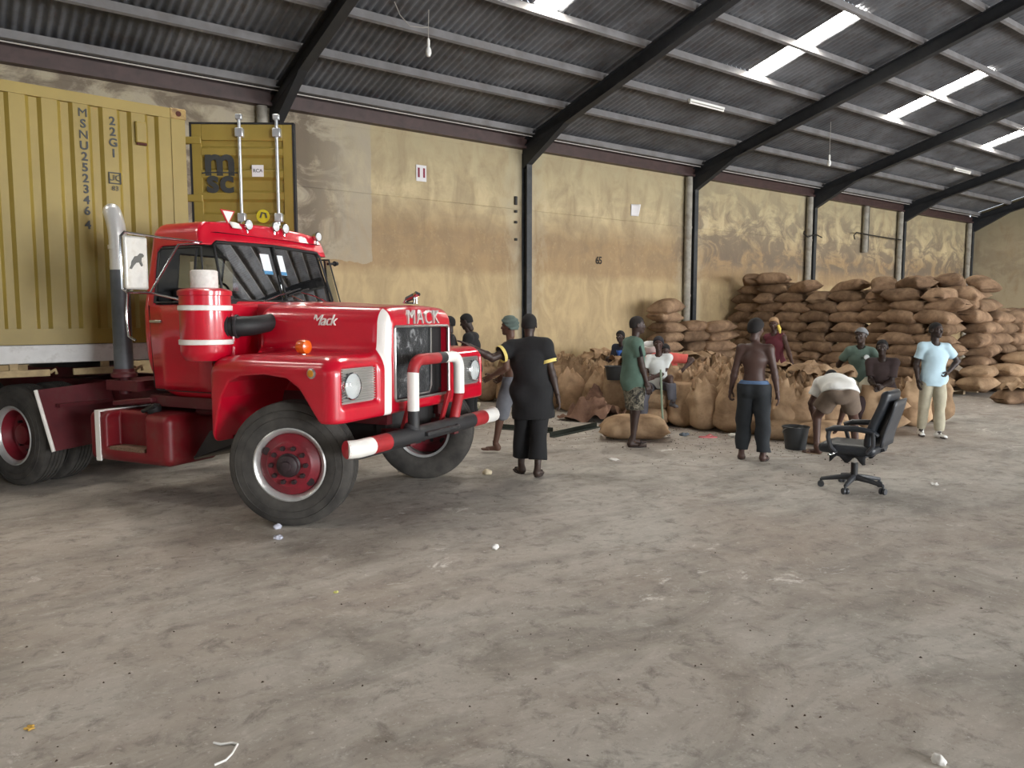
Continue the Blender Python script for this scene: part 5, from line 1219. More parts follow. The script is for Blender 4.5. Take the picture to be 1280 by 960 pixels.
mb = MB(); mb.lathe([(.006, .0098), (.004, .0112), (.0005, .012)], axis=(1, 0, 0), n=10); PUPIL = mb.mesh('iris', PUP)
def skin(col):
    n = 'skin_%d_%d_%d' % col
    if n in MATS: return MATS[n]
    m = M(n, col, .5, var=.12, vs_=9); m.node_tree.nodes['Principled BSDF'].inputs['Specular IOR Level'].default_value = .4; return m
def cloth(name, col, var=.14, rough=.9): return M('cloth_' + name, col, rough, var=var, vs_=7, bmp=.25, bs=22)
def wrinkle(amp, seed):
    r = random.Random(seed); K = [(np.array([r.uniform(-16, 16), r.uniform(-16, 16), r.uniform(-24, 24)]), r.uniform(0, 6)) for _ in range(7)]
    return lambda p: amp * sum(np.sin(p @ k + f) for k, f in K) / 2.6

class Person:
    UA, FA, TH, SH = .285, .25, .42, .41
    def __init__(s, label, pos, heading, height=1.7, skin_c=(70, 48, 38), group=None):
        s.root = thing('person', label, 'person', pos, heading, group); k = height / 1.72; s.root.scale = (k, k, k); s.k = k
        s.pos = np.array(pos, float); s.h = heading; s.skin = skin(skin_c)
        s.pelvis = np.array([0, 0, .94]); s.lean = 0.0; s.side = 0.0; s.twist = 0.0; s.headrot = (0, 0, 0); s.neckfwd = 0.0; s.bend = 0.0
        s.wr = {1: None, -1: None}; s.an = {1: (-.02, .10, .088), -1: (-.02, -.10, .088)}; s.toe = {1: .12, -1: -.12}; s.shoe = None
        s.epole = {1: (-1, .4, -.2), -1: (-1, -.4, -.2)}; s.kpole = {1: (1, .1, 0), -1: (1, -.1, 0)}; s.hand = {1: 'relaxed', -1: 'relaxed'}; s.palm = {1: None, -1: None}
    def w2l(s, p):
        d = (np.array(p, float) - s.pos) / s.k; c, n = math.cos(-s.h), math.sin(-s.h); return np.array([d[0] * c - d[1] * n, d[0] * n + d[1] * c, d[2]])
    def solve(s):
        up = unit((math.sin(s.lean), s.side, math.cos(s.lean))); up2 = unit((math.sin(s.lean + s.bend), s.side, math.cos(s.lean + s.bend)))
        lat0 = np.array([0, 1., 0]); lat = unit((-math.sin(s.twist), math.cos(s.twist), 0)); lat = unit(lat - up2 * (lat @ up2))
        s.up, s.up2, s.lat0, s.lat = up, up2, lat0, lat; s.fw2 = np.cross(lat, up2)
        s.waist = s.pelvis + up * .16; s.chest = s.waist + up2 * .17; s.neck = s.chest + up2 * .19
        s.headc = s.neck + unit(up2 * .8 + np.array([0, 0, .3]) + s.fw2 * s.neckfwd) * .20 + s.fw2 * .02
        s.sh, s.el, s.wrj, s.hip, s.kn, s.ak = {}, {}, {}, {}, {}, {}
        for q in (1, -1):
            s.sh[q] = s.neck - up2 * .055 + lat * q * .168; s.hip[q] = s.pelvis - up * .02 + lat0 * q * .088
            w = s.wr[q] if s.wr[q] is not None else s.sh[q] + np.array([.07, q * .06, -.515])
            s.el[q], s.wrj[q] = ik(s.sh[q], w, s.UA, s.FA, s.epole[q]); s.kn[q], s.ak[q] = ik(s.hip[q], s.an[q], s.TH, s.SH, s.kpole[q])
    def torso(s, p, o):
        d = flat(p, s.pelvis - s.up * .04, s.pelvis + s.up * .06, .100 + o, .094 + o, s.lat0, 1.30)
        d = smin(d, flat(p, s.pelvis + s.up * .05, s.chest, .092 + o, .102 + o, unit(s.lat0 + s.lat), 1.30), .05)
        d = smin(d, flat(p, s.chest, s.neck - s.up2 * .08, .103 + o, .078 + o, s.lat, 1.46), .05)
        for q in (1, -1): d = smin(d, s_cone(p, s.neck - s.up2 * .03, s.sh[q], .045 + o, .058 + o), .04)
        return d
    def body(s):
        def f(p):
            d = s.torso(p, 0); hb = s.headc - s.up2 * .06
            d = smin(d, s_cone(p, s.neck - s.up2 * .05, hb, .051, .048), .03)
            for q in (1, -1):
                d = smin(d, s_cone(p, s.sh[q], s.el[q], .057, .041), .03); m_ = s.el[q] + (s.wrj[q] - s.el[q]) * .3
                d = smin(d, smin(s_cone(p, s.el[q], m_, .040, .043), s_cone(p, m_, s.wrj[q], .042, .027), .02), .02)
                d = smin(d, s_cone(p, s.hip[q], s.kn[q], .088, .057), .035); bk = np.cross(unit(s.ak[q] - s.kn[q]), s.lat0)
                c0 = s.kn[q] + (s.ak[q] - s.kn[q]) * .12; c1 = s.kn[q] + (s.ak[q] - s.kn[q]) * .62
                d = smin(d, s_cone(p, s.kn[q], s.ak[q], .054, .036), .025); d = smin(d, s_cone(p, c0 + bk * .018, c1 + bk * .004, .046, .030), .02)
                d = smin(d, s_cone(p, s.pelvis + s.lat0 * q * .07 - np.cross(s.lat0, s.up) * .045 - s.up * .05, s.hip[q], .080, .082), .03)
            return d
        pts = np.array([s.pelvis, s.neck, s.headc] + [s.__dict__[n][q] for n in ('sh', 'el', 'wrj', 'hip', 'kn', 'ak') for q in (1, -1)])
        s.lo, s.hi = pts.min(0) - .17, pts.max(0) + .17
        Vs, Fs = [], []; n = 0
        def addp(VF):
            nonlocal n
            Vs.append(VF[0]); Fs.append(VF[1] + n); n += len(VF[0])
        addp(sdf_mesh(f, s.lo, s.hi, .0125, 1))
        yaw, pit, rol = s.headrot; base = Matrix((s.fw2, s.lat, s.up2)).transposed()
        # keep the head upright rather than following a strong lean
        base = Matrix.Identity(3) if abs(s.lean + s.bend) < .9 else base
        hr = base @ Matrix.Rotation(yaw, 3, 'Z') @ Matrix.Rotation(pit, 3, 'Y') @ Matrix.Rotation(rol, 3, 'X')
        s.hm = np.array(hr); addp((HEAD[0] @ s.hm.T + s.headc, HEAD[1]))
        for q in (1, -1):
            fd = unit(s.wrj[q] - s.el[q]); pn = np.array(s.palm[q], float) if s.palm[q] is not None else -s.lat * q        # direction the palm faces
            z = unit(-(pn - fd * (pn @ fd))); y = np.cross(z, fd); Rm = np.stack([fd, y, z], 1); Hv, Hf = HANDS[s.hand[q]]
            Hv = Hv.copy(); thumb = np.dot(y, np.cross(fd, z) * -1)
            fwd_side = 1 if (y @ s.fw2) >= 0 else -1
            if fwd_side < 0: Hv[:, 1] *= -1; Hf = Hf[:, ::-1]
            addp((Hv @ Rm.T + s.wrj[q], Hf))
            a = s.toe[q]; Rz = np.array([[math.cos(a), -math.sin(a), 0], [math.sin(a), math.cos(a), 0], [0, 0, 1]])
            Fv, Ff = FOOT; Fv = Fv.copy()
            if q < 0: pass
            else: Fv[:, 1] *= -1; Ff = Ff[:, ::-1]
            addp((Fv @ Rz.T + s.ak[q], Ff))
            if s.shoe is not None:
                Sv, Sf = SHOE; o = link('shoe', np_mesh('shoe', Sv @ Rz.T + s.ak[q], Sf, s.shoe), s.root)
        s.bm = link('body', np_mesh('body', np.concatenate(Vs), np.concatenate(Fs), s.skin), s.root)
        for q in (1, -1):
            e = link('eye', EYE, s.root); e.matrix_local = Matrix.Translation(Vector(s.headc + s.hm @ np.array([.0755, q * .031, .008]))) @ Matrix(s.hm.tolist()).to_4x4()
            link('iris', PUPIL, e)
    def hair(s, kind, col, name='hair'):
        V_, F_ = HAIRS[kind]; o = link(name, np_mesh(name, V_ @ s.hm.T + s.headc, F_, cloth('hair_%d_%d_%d' % col, col, .25, .85)), s.root); return o
    def shirt(s, mat, sleeve=.55, hem=-.10, loose=.018, flare=0.0, seed=1, neck=True, name='shirt', drape=None):
        wk = wrinkle(.008, seed); hp = s.pelvis + s.up * hem
        def f(p):
            d = s.torso(p, loose)
            if hem < 0: d = smin(d, flat(p, s.chest - s.up2 * .02, hp - s.up * .1, .098 + loose, .104 + loose + flare, s.lat0, 1.34), .05)
            if hem < -.04:
                for q in (1, -1): d = smin(d, s_cone(p, s.pelvis + s.lat0 * q * .07 - np.cross(s.lat0, s.up) * .045 - s.up * .05, s.hip[q], .088 + loose, .090 + loose), .06)
            if sleeve > 0:
                for q in (1, -1):
                    e = s.sh[q] + (s.el[q] - s.sh[q]) * min(sleeve, 1); u = unit(s.el[q] - s.sh[q])
                    a = np.maximum(s_cone(p, s.sh[q], e + u * .08, .060 + loose * .5, .056 + loose * .8), (p - e) @ u); d = smin(d, a, .02)
                    if sleeve > 1:
                        e2 = s.el[q] + (s.wrj[q] - s.el[q]) * (sleeve - 1); u2 = unit(s.wrj[q] - s.el[q]); d = smin(d, np.maximum(s_cone(p, s.el[q], e2 + u2 * .05, .058 + loose, .05 + loose), (p - e2) @ u2), .02)
            else:
                for q in (1, -1): d = np.maximum(d, -(s_cone(p, s.sh[q] + s.lat * q * .02, s.sh[q] + s.lat * q * .2 - s.up2 * .03, .085, .12)))
            d = np.maximum(d + wk(p) - .005, -((p - (hp if drape is None else s.pelvis)) @ (s.up if drape is None else unit(drape))) - .004 * np.sin(p[:, 1] * 30))
            if neck: d = smax(d, -(s_cone(p, s.neck + s.fw2 * .03 - s.up2 * .0, s.headc, .062, .075)), .008)
            return d
        pts = [s.pelvis, s.neck, hp, s.sh[1], s.sh[-1]] + [s.sh[q] + (s.el[q] - s.sh[q]) * min(1, sleeve) for q in (1, -1)] + ([s.wrj[1], s.wrj[-1]] if sleeve > 1 else [])
        pts = np.array(pts); V_, F_ = sdf_mesh(f, pts.min(0) - .24, pts.max(0) + .24, .0125, 1)
        return link(name, np_mesh(name, V_, F_, mat), s.root)
    def trousers(s, mat, leg=1.85, loose=.012, waist=.07, seed=2, wide=0.0, name='trousers'):
        """leg: 0..1 along the thigh, 1..2 along the shin"""
        wk = wrinkle(.009, seed)
        def f(p):
            d = flat(p, s.pelvis - s.up * .05, s.pelvis + s.up * .10, .104 + loose, .098 + loose, s.lat0, 1.32)
            for q in (1, -1):
                d = smin(d, s_cone(p, s.pelvis + s.lat0 * q * .075 - np.cross(s.lat0, s.up) * .05 - s.up * .05, s.hip[q], .084 + loose, .086 + loose), .03)
                if leg <= 1:
                    e = s.hip[q] + (s.kn[q] - s.hip[q]) * leg; u = unit(s.kn[q] - s.hip[q]); a = np.maximum(s_cone(p, s.hip[q], e + u * .08, .096 + loose, .082 + loose + wide), (p - e) @ u)
                else:
                    e = s.kn[q] + (s.ak[q] - s.kn[q]) * (leg - 1); u = unit(s.ak[q] - s.kn[q])
                    a = smin(s_cone(p, s.hip[q], s.kn[q], .096 + loose, .068 + loose), np.maximum(s_cone(p, s.kn[q], e + u * .06, .066 + loose, .052 + loose + wide), (p - e) @ u), .025)
                d = smin(d, a, .02)
            return np.maximum(d + wk(p) - .004, (p - s.pelvis) @ s.up - waist)
        pts = np.array([s.pelvis, s.pelvis + s.up * .12] + [s.__dict__[n][q] for n in (('hip', 'kn', 'ak') if leg > 1 else ('hip', 'kn')) for q in (1, -1)])
        V_, F_ = sdf_mesh(f, pts.min(0) - .18, pts.max(0) + .18, .0125, 1)
        return link(name, np_mesh(name, V_, F_, mat), s.root)
    def ring(s, name, a, b, t, r, w, mat, parent=None):
        a = np.array(a); b = np.array(b); u = unit(b - a); c = a + (b - a) * t; mb = MB(); mb.lathe([(r - .004, -w / 2), (r, -w / 2), (r, w / 2), (r - .004, w / 2)], c, u, 24, cap=False)
        return mb.obj(name, mat, parent or s.root)
    def sandals(s, mat):
        for q in (1, -1):
            a = s.toe[q]; c = s.ak[q] + np.array([math.cos(a), math.sin(a), 0]) * .065 + np.array([0, 0, -.086])
            mb = MB(); mb.lathe([(.002, -.012), (.05, -.012), (.052, -.004), (.05, .004), (.002, .004)], (0, 0, 0), (0, 0, 1), 20)
            mb.v = [(x * 2.5 * math.cos(a) - y * math.sin(a) * .95 + c[0], x * 2.5 * math.sin(a) + y * math.cos(a) * .95 + c[1], z + c[2] + .006) for x, y, z in mb.v]; sd = mb.obj('sandal', mat, s.root)
            mb = MB(); L_ = np.array([-math.sin(a), math.cos(a), 0]); F_ = np.array([math.cos(a), math.sin(a), 0]); b0 = c + F_ * .04
            mb.tube([b0 + L_ * .046, b0 + L_ * .03 + np.array([0, 0, .045]), b0 - L_ * .03 + np.array([0, 0, .045]), b0 - L_ * .046], .008, 6); mb.obj('sandal_strap', mat, sd)
def bearing(p): return math.atan2(p[1], p[0])
def place(px, py, z=0): return ground(px, py, z)
AWAY, CAMW, RIGHT, LEFT = 0.0, math.pi, -math.pi / 2, math.pi / 2
TSHIRT_BLACK = cloth('black', (22, 22, 24)); BLKTROU = cloth('black_trousers', (20, 20, 22)); SOLE = M('sandal_rubber', (44, 36, 32), .8)

# a: leaning one hand on the truck fender
p = place(664, 593); A_ = Person('person in long black tunic with yellow sleeve bands resting a hand on the truck', p, bearing(p) + R(-8), 1.72, (58, 44, 38))
tf = np.array(TO) + np.array([math.cos(TA), math.sin(TA), 0]) * .36 + np.array([-math.sin(TA), math.cos(TA), 0]) * 1.16 + np.array([0, 0, 1.382])
A_.wr[1] = A_.w2l(tf) + np.array([.02, -.14, .03]); A_.epole[1] = (-.3, .2, -1); A_.palm[1] = (0, 0, -1); A_.hand[1] = 'flat'
A_.wr[-1] = (-.03, -.30, .86); A_.an = {1: (.04, .12, .088), -1: (-.14, -.09, .088)}; A_.side = .05; A_.toe = {1: .5, -1: -.05}; A_.neckfwd = .25
A_.solve(); A_.body(); A_.hair('short', (18, 16, 16)); A_.shirt(TSHIRT_BLACK, .62, -.31, .042, .03, 3); A_.trousers(BLKTROU, 1.78, .02, wide=.035, seed=4); A_.sandals(SOLE)
for q in (1, -1): A_.ring('sleeve_band', A_.sh[q], A_.el[q], .58, .097, .035, cloth('yellow_band', (226, 206, 120)))
# b: walking behind him
p = place(641, 566); B_ = Person('shirtless person with grey-green head wrap walking behind the black-clad one', p, bearing(p) + R(70), 1.68, (88, 62, 50))
B_.an = {1: (.22, .09, .088), -1: (-.28, -.08, .15)}; B_.wr[1] = (.22, .20, 1.02); B_.wr[-1] = (.18, -.2, 1.0); B_.lean = .05
B_.solve(); B_.body(); B_.hair('wrap', (84, 98, 92), 'head_wrap'); B_.trousers(cloth('grey_shorts', (104, 106, 112)), 1.1, .02, seed=5, name='shorts')
# c, d: two behind the truck nose
p = place(589, 533); C_P = Person('person in black shirt looking down behind the truck nose', p, bearing(p) + R(75), 1.73, (50, 38, 34))
C_P.headrot = (0, .35, 0); C_P.neckfwd = .3; C_P.wr[1] = (.3, .12, 1.1); C_P.wr[-1] = (.3, -.12, 1.1)
C_P.solve(); C_P.body(); C_P.hair('short', (16, 14, 14)); C_P.shirt(TSHIRT_BLACK, .6, -.08, .02, seed=6); C_P.trousers(BLKTROU, 1.9, seed=7)
p = place(563, 533); D_P = Person('person in dark shirt almost hidden behind the truck nose', p, bearing(p) + R(95), 1.69, (50, 38, 34))
D_P.solve(); D_P.body(); D_P.hair('short', (16, 14, 14)); D_P.shirt(cloth('charcoal', (38, 36, 38)), .6, -.08, .02, seed=8); D_P.trousers(BLKTROU, 1.9, seed=9)
# e: green T-shirt, camouflage shorts
p = place(791, 557); E_ = Person('barefoot person in green T-shirt and camouflage shorts standing in profile', p, bearing(p) + R(-72), 1.69, (60, 44, 38))
E_.an = {1: (.05, .14, .088), -1: (-.04, -.12, .088)}; E_.wr[-1] = (.12, -.23, .84); E_.wr[1] = (.10, .25, .86); E_.lean = -.03; E_.neckfwd = .25; E_.headrot = (-.1, 0, 0)
m, nt, p_ = nt_new('cloth_camouflage'); co = objco(nt); n1 = noise(nt, co, 14, 3, .5, 1.0)
nt.links.new(ramp(nt, n1, [(.36, (46, 46, 42)), (.44, (96, 92, 80)), (.54, (138, 132, 116)), (.62, (74, 72, 62))], 'CONSTANT'), p_.inputs['Base Color']); p_.inputs['Roughness'].default_value = .9; CAMO = m
E_.solve(); E_.body(); E_.hair('short', (30, 24, 22)); E_.shirt(cloth('green', (86, 110, 98)), .6, -.17, .03, .01, 10); E_.trousers(CAMO, .96, .014, seed=11, wide=.03, name='shorts'); E_.sandals(SOLE)
for q in (1, -1):
    mb = MB(); u = E_.el[q] - E_.sh[q]; mb.tube([E_.sh[q] + E_.lat * q * .045 + np.array([0, 0, .06]), E_.sh[q] + u * .25 + E_.lat * q * .088, E_.sh[q] + u * .58 + E_.lat * q * .090], [.012, .02, .02], 8); mb.obj('sleeve_stripe', TSHIRT_BLACK, E_.root)
# f: seated on the heap by the wall
SEAT = {}
def seated(label, pos, head, seat, height, sk, knees=.5, fl=0.0):
    s_ = Person(label, (pos[0], pos[1], 0), head, height, sk); k = s_.k; s_.pelvis = np.array([0, 0, seat / k + .10])
    s_.an = {1: (.40, .15, .088 + fl), -1: (.40, -.15, .088 + fl)}; s_.kpole = {1: (1, .3, 1), -1: (1, -.3, 1)}; s_.wr = {1: np.array([.32, .14, seat / k + .22]), -1: np.array([.32, -.14, seat / k + .22])}; s_.lean = .12; s_.neckfwd = .2
    return s_
p = place(778, 505); F_P = seated('small person in dark clothes and blue top crouched on the heap by the wall', p, bearing(p) + R(150), .62, 1.55, (54, 40, 36), fl=.4)
F_P.an = {1: (.30, .14, .62), -1: (.30, -.14, .60)}
F_P.solve(); F_P.body(); F_P.hair('full', (20, 18, 20)); F_P.shirt(cloth('navy_dark', (34, 38, 52)), 1.5, -.06, .02, seed=12); F_P.trousers(cloth('dark_brown', (44, 34, 32)), 1.8, seed=13)
mb = MB(); c0 = F_P.chest + F_P.fw2 * .118; mb.grid(lambda u, v: c0 + F_P.lat * (u - .5) * .16 + F_P.up2 * (v - .6) * .24 + F_P.fw2 * (.035 - .05 * (2 * u - 1) ** 2), 6, 4); mb.obj('blue_front', cloth('blue', (50, 92, 168)), F_P.root, thick=.008)
# g: woman in white seated at the front of the heap
p = (9.22, 8.34, 0); G_P = seated('woman in white T-shirt seated on the front of the sack heap', p, bearing(p) + R(168), .56, 1.58, (66, 46, 40))
G_P.an = {1: (.42, .34, .46), -1: (.30, -.17, .088)}; G_P.kpole = {1: (1, .5, .6), -1: (1, -.3, 1)}; G_P.toe = {1: .5, -1: -.2}; G_P.wr = {1: np.array([.27, -.02, .86]), -1: np.array([.2, -.24, .70])}; G_P.headrot = (.1, .05, 0); G_P.shoe = M('shoe_grey', (84, 84, 88), .7); G_P.lean = .02
G_P.solve(); G_P.body(); G_P.hair('scarf', (34, 32, 38)); G_P.shirt(cloth('white', (206, 210, 208), .06), .6, -.06, .008, seed=14); G_P.trousers(cloth('slate', (92, 92, 100)), 1.9, .014, seed=15)
mb = MB(); tip = ground(826, 540); mb.tube([at_depth(826, 462, 10.9), at_depth(827, 500, 10.85), at_depth(829, 537, 10.8)], .016, 8); tag(mb.obj('walking_stick', M('stick_green', (132, 148, 126), .6)), 'thin pale green stick propped before the woman in white', 'stick')
# h: red shirt stooping behind her
p = (10.05, 8.95, 0); H_P = seated('person in coral red shirt stooping behind the woman in white', p, bearing(p) + R(180), .58, 1.7, (64, 46, 40))
H_P.lean = .50; H_P.bend = .25; H_P.wr = {1: np.array([.40, .30, .86]), -1: np.array([.40, -.28, .84])}; H_P.epole = {1: (-.2, 1, .2), -1: (-.2, -1, .2)}; H_P.headrot = (0, .3, 0); H_P.neckfwd = .5
H_P.solve(); H_P.body(); H_P.hair('short', (18, 16, 16)); H_P.shirt(cloth('coral', (206, 92, 84)), .7, -.06, .025, seed=16); H_P.trousers(cloth('brown_trousers', (70, 60, 52)), 1.9, seed=17)
# i: shirtless from behind
p = place(940, 575); I_P = Person('shirtless person in dark jeans seen from behind with blue waistband showing', p, bearing(p) + R(-6), 1.66, (72, 52, 46))
I_P.an = {1: (.03, .135, .088), -1: (-.02, -.135, .088)}; I_P.wr = {1: np.array([.03, .29, .85]), -1: np.array([-.02, -.29, .83])}; I_P.epole = {1: (-1, 1.0, 0), -1: (-1, -1.0, 0)}; I_P.headrot = (-.5, .1, 0); I_P.neckfwd = .2; I_P.hand = {1: 'grip', -1: 'relaxed'}
I_P.solve(); I_P.body(); I_P.hair('full', (20, 17, 17)); I_P.trousers(cloth('dark_jeans', (36, 40, 44)), 1.93, .026, waist=.03, seed=18)
I_P.trousers(cloth('blue_shorts', (88, 112, 146)), .05, .013, waist=.072, seed=18, name='waistband'); I_P.sandals(SOLE)
# j: woman in maroon vest standing in the heap
p = (12.22, 8.24, 0); J_P = Person('woman in maroon vest and yellow headscarf standing inside the sack heap', p, bearing(p) + R(162), 1.66, (72, 50, 42))
J_P.side = -.05; J_P.wr = {1: np.array([.10, .36, .92]), -1: np.array([.16, -.2, .9])}; J_P.headrot = (.1, .15, 0)
J_P.solve(); J_P.body(); J_P.hair('scarf', (146, 116, 84), 'headscarf'); J_P.shirt(cloth('maroon', (92, 36, 46)), 0, -.05, .014, seed=20, name='vest'); J_P.trousers(cloth('grey_skirt', (100, 92, 92)), 1.9, seed=21)
mb = MB(); c0 = J_P.headc; mb.tube([c0 + np.array([.02, .085, -.02]), c0 + np.array([.03, .12, -.09]), c0 + np.array([.05, .14, -.17])], [.03, .034, .012], 10); mb.obj('scarf_tail', cloth('yellow_scarf', (214, 190, 92)), J_P.root)
# k: bent over, white shirt, brown shorts
p = place(1046, 568); K_P = Person('person in white shirt and brown shorts bent double over the sacks', p, bearing(p) + R(10), 1.70, (74, 52, 44))
K_P.pelvis = np.array([-.10, 0, .80]); K_P.lean = 1.12; K_P.bend = .42; K_P.an = {1: (-.02, .25, .088), -1: (-.12, -.20, .088)}; K_P.kpole = {1: (1, .4, 0), -1: (1, -.3, 0)}; K_P.toe = {1: 1.0, -1: -.2}
K_P.wr = {1: np.array([.42, .22, .38]), -1: np.array([.45, -.1, .36])}; K_P.epole = {1: (-.3, 1, 0), -1: (-.3, -1, 0)}
K_P.solve(); K_P.body(); K_P.hair('short', (18, 16, 16)); K_P.shirt(cloth('white_bright', (226, 226, 222), .05), .62, -.06, .036, seed=22, drape=(.35, 0, .94)); K_P.trousers(cloth('brown_shorts', (104, 90, 78)), .62, .022, waist=.05, seed=23, wide=.02, name='shorts'); K_P.sandals(M('sandal_tan', (132, 112, 88), .8))
# l: green polo, banded cap, leaning forward on the sacks behind
p = (11.60, 6.28, 0); L_P = seated('person in faded green polo and grey cap perched on the sacks', p, bearing(p) + R(176), .64, 1.70, (56, 42, 36))
L_P.an = {1: (.36, .22, .088), -1: (.34, -.16, .088)}; L_P.wr = {1: np.array([.20, .26, .78]), -1: np.array([-.08, -.34, .74])}; L_P.epole = {1: (-.5, 1, 0), -1: (-.4, -1, 0)}; L_P.headrot = (-.35, .0, 0); L_P.lean = .08
L_P.solve(); L_P.body(); L_P.hair('beanie', (116, 118, 120), 'cap'); L_P.shirt(cloth('faded_green', (96, 116, 106)), .62, -.06, .012, seed=24, name='polo'); L_P.trousers(cloth('pale_shorts', (196, 190, 170)), 1.0, .02, seed=25, wide=.02, name='shorts'); L_P.sandals(SOLE)
c0 = L_P.chest + L_P.fw2 * .150 + L_P.lat * .10 + L_P.up2 * .06; mb = MB(); mb.lathe([(.04, -.02), (.04, .0), (.036, .004), (.001, .005)], c0, unit(L_P.fw2 + L_P.lat * .45), 18); mb.obj('badge', cloth('white', (206, 210, 208), .06), L_P.root)
# m: dark brown clothes, seated
p = (11.34, 5.78, 0); M_P = seated('person in dark brown clothes seated on a sack with forearms on thighs', p, bearing(p) + R(172), .52, 1.66, (48, 36, 32))
M_P.an = {1: (.36, -.22 + .32, .088), -1: (.34, -.24, .088)}; M_P.lean = .22; M_P.wr = {1: np.array([.36, .05, .74]), -1: np.array([.36, -.06, .76])}; M_P.headrot = (.1, .12, 0)
M_P.solve(); M_P.body(); M_P.hair('short', (22, 20, 20)); M_P.shirt(cloth('umber', (58, 46, 46)), .75, -.06, .014, seed=26); M_P.trousers(cloth('umber_trousers', (54, 40, 42)), 1.72, .018, seed=27); M_P.sandals(SOLE)
# n: pale blue polo, hand on hip
p = place(1163, 546); N_P = Person('person in pale blue polo and beige trousers with one hand on hip', p, bearing(p) + R(-160), 1.60, (50, 38, 34))
N_P.wr = {1: np.array([.06, .19, 1.02]), -1: np.array([.05, -.24, .9])}; N_P.epole = {1: (-.5, 1.3, 0), -1: (-1, -.5, 0)}; N_P.an = {1: (.08, .09, .088), -1: (-.10, -.11, .088)}; N_P.headrot = (.55, 0, 0); N_P.hand = {1: 'grip', -1: 'relaxed'}
N_P.shoe = M('shoe_white', (226, 226, 222), .6); N_P.toe = {1: .2, -1: -.2}
N_P.solve(); N_P.body(); N_P.hair('short', (20, 18, 18)); N_P.shirt(cloth('pale_blue', (178, 204, 216), .06), .66, -.14, .012, .004, 28, name='polo'); N_P.trousers(cloth('beige', (168, 162, 142)), 1.95, .010, seed=29)
# ================================================================== office chair
LEA = M('chair_leather', (34, 38, 44), .42, var=.15, bmp=.15, bs=30); CPL = M('chair_plastic', (52, 54, 58), .5, var=.1)
cp = ground(1067, 611); ch = thing('office_chair', 'worn black leather office chair on a five-star castor base', 'chair', cp, bearing(cp) + R(74))
for k in range(5):
    a = 2 * math.pi * k / 5 + .35; e = Vector((math.cos(a) * .31, math.sin(a) * .31, .085)); mb = MB(); mb.tube([(0, 0, .125), (math.cos(a) * .16, math.sin(a) * .16, .11), e], [.034, .026, .018], 8); mb.obj('base_arm', CPL, ch)
    mb = MB()
    t_ = a + .8 * k; ax_ = Vector((-math.sin(t_), math.cos(t_), 0)); c_ = Vector((e.x, e.y, .032))
    for s in (-1, 1): mb.lathe([(.012, -.011), (.030, -.011), (.032, 0), (.030, .011), (.012, .011)], c_ + ax_ * s * .018, ax_, 18)
    mb.cyl(c_ - ax_ * .03, c_ + ax_ * .03, .012, n=8); mb.cyl((e.x, e.y, .03), (e.x, e.y, .09), .012, n=8); mb.obj('castor', CPL, ch)
mb = MB(); mb.cyl((0, 0, .09), (0, 0, .27), .034, n=16); mb.obj('column_sleeve', BLACK, ch)
mb = MB(); mb.cyl((0, 0, .26), (0, 0, .36), .018, n=12); mb.obj('gas_lift', CHROME, ch)
mb = MB(); mb.bx(-.14, .14, -.12, .12, .345, .38); mb.obj('seat_plate', CPL, ch, bevel=.01)
def pad(fn, lo, hi, name, mat): V_, F_ = sdf_mesh(fn, lo, hi, .012, 2); return link(name, np_mesh(name, V_, F_, mat), ch)
pad(lambda p: smin(s_box(np.stack([p[:, 0], p[:, 1], p[:, 2] - .05 * np.clip(-p[:, 0] - .1, 0, 1)], -1), (.02, 0, .43), (.27, .26, .05), .045), s_ell(p, (.2, 0, .43), (.1, .24, .05)), .03), (-.33, -.33, .3), (.37, .33, .56), 'seat', LEA)
def back(p):
    x, y, z = p.T; xc = -.20 - .30 * (z - .42) ** 1.0 * np.where(z > .42, 1, 0) * .62 + .05 * np.cos((z - .6) * 9) * .5 - .10 * (y / .25) ** 2 * -1 * .3
    w = .25 - .04 * np.clip((z - .85) / .25, 0, 1)
    q = np.stack([x - xc, y / w * .25, z], -1); return s_box(q, (0, 0, .74), (.042, .24, .29), .040)
pad(back, (-.62, -.32, .38), (-.02, .32, 1.18), 'backrest', LEA)
mb = MB(); mb.grid(lambda u, v: (-.262 - .19 * (.50 + .5 * v - .42) * 1.0 - .02 + .012 * math.cos((.5 + .5 * v - .6) * 9), (u - .5) * .40, .48 + .46 * v), 6, 8); mb.obj("back_panel", CPL, ch, thick=.02)
mb = MB(); mb.box((-.19, 0, .40), (.2, .07, .025), Matrix.Rotation(R(20), 3, 'Y')); mb.obj('back_bracket', CPL, ch, smooth=0)
for s in (-1, 1):
    mb = MB(); y = s * .285
    mb.tube([(.12, s * .25, .41), (.15, y, .45), (.18, y, .55), (.17, y, .625)], .022, 10); ar = mb.obj('armrest_post', CPL, ch)
    mb = MB(); mb.tube([(.20, y, .615), (.12, y, .645), (-.08, y, .655), (-.22, y, .64), (-.28, s * .26, .60)], [.022, .03, .03, .026, .02], 10); mb.obj('arm_pad', LEA, ar)
    mb = MB(); mb.tube([(-.24, y, .635), (-.24, s * .27, .50), (-.18, s * .25, .42)], .02, 8); mb.obj('armrest_brace', CPL, ar)
for s in (-1, 1):
    mb = MB(); mb.grid(lambda u, v: (-.16 + .34 * u, s * .215 + .012 * math.sin(9 * u), .385 - .06 * v - .035 * v * math.sin(13 * u + s)), 14, 2)
    mb.obj('torn_skirt', M('torn_cloth', (30, 30, 32), .95), ch, thick=.004)
mb = MB(); mb.tube([(.1, .26, .40), (.13, .32, .385), (.16, .34, .38)], .010, 8); mb.obj('lift_lever', CHROME, ch)

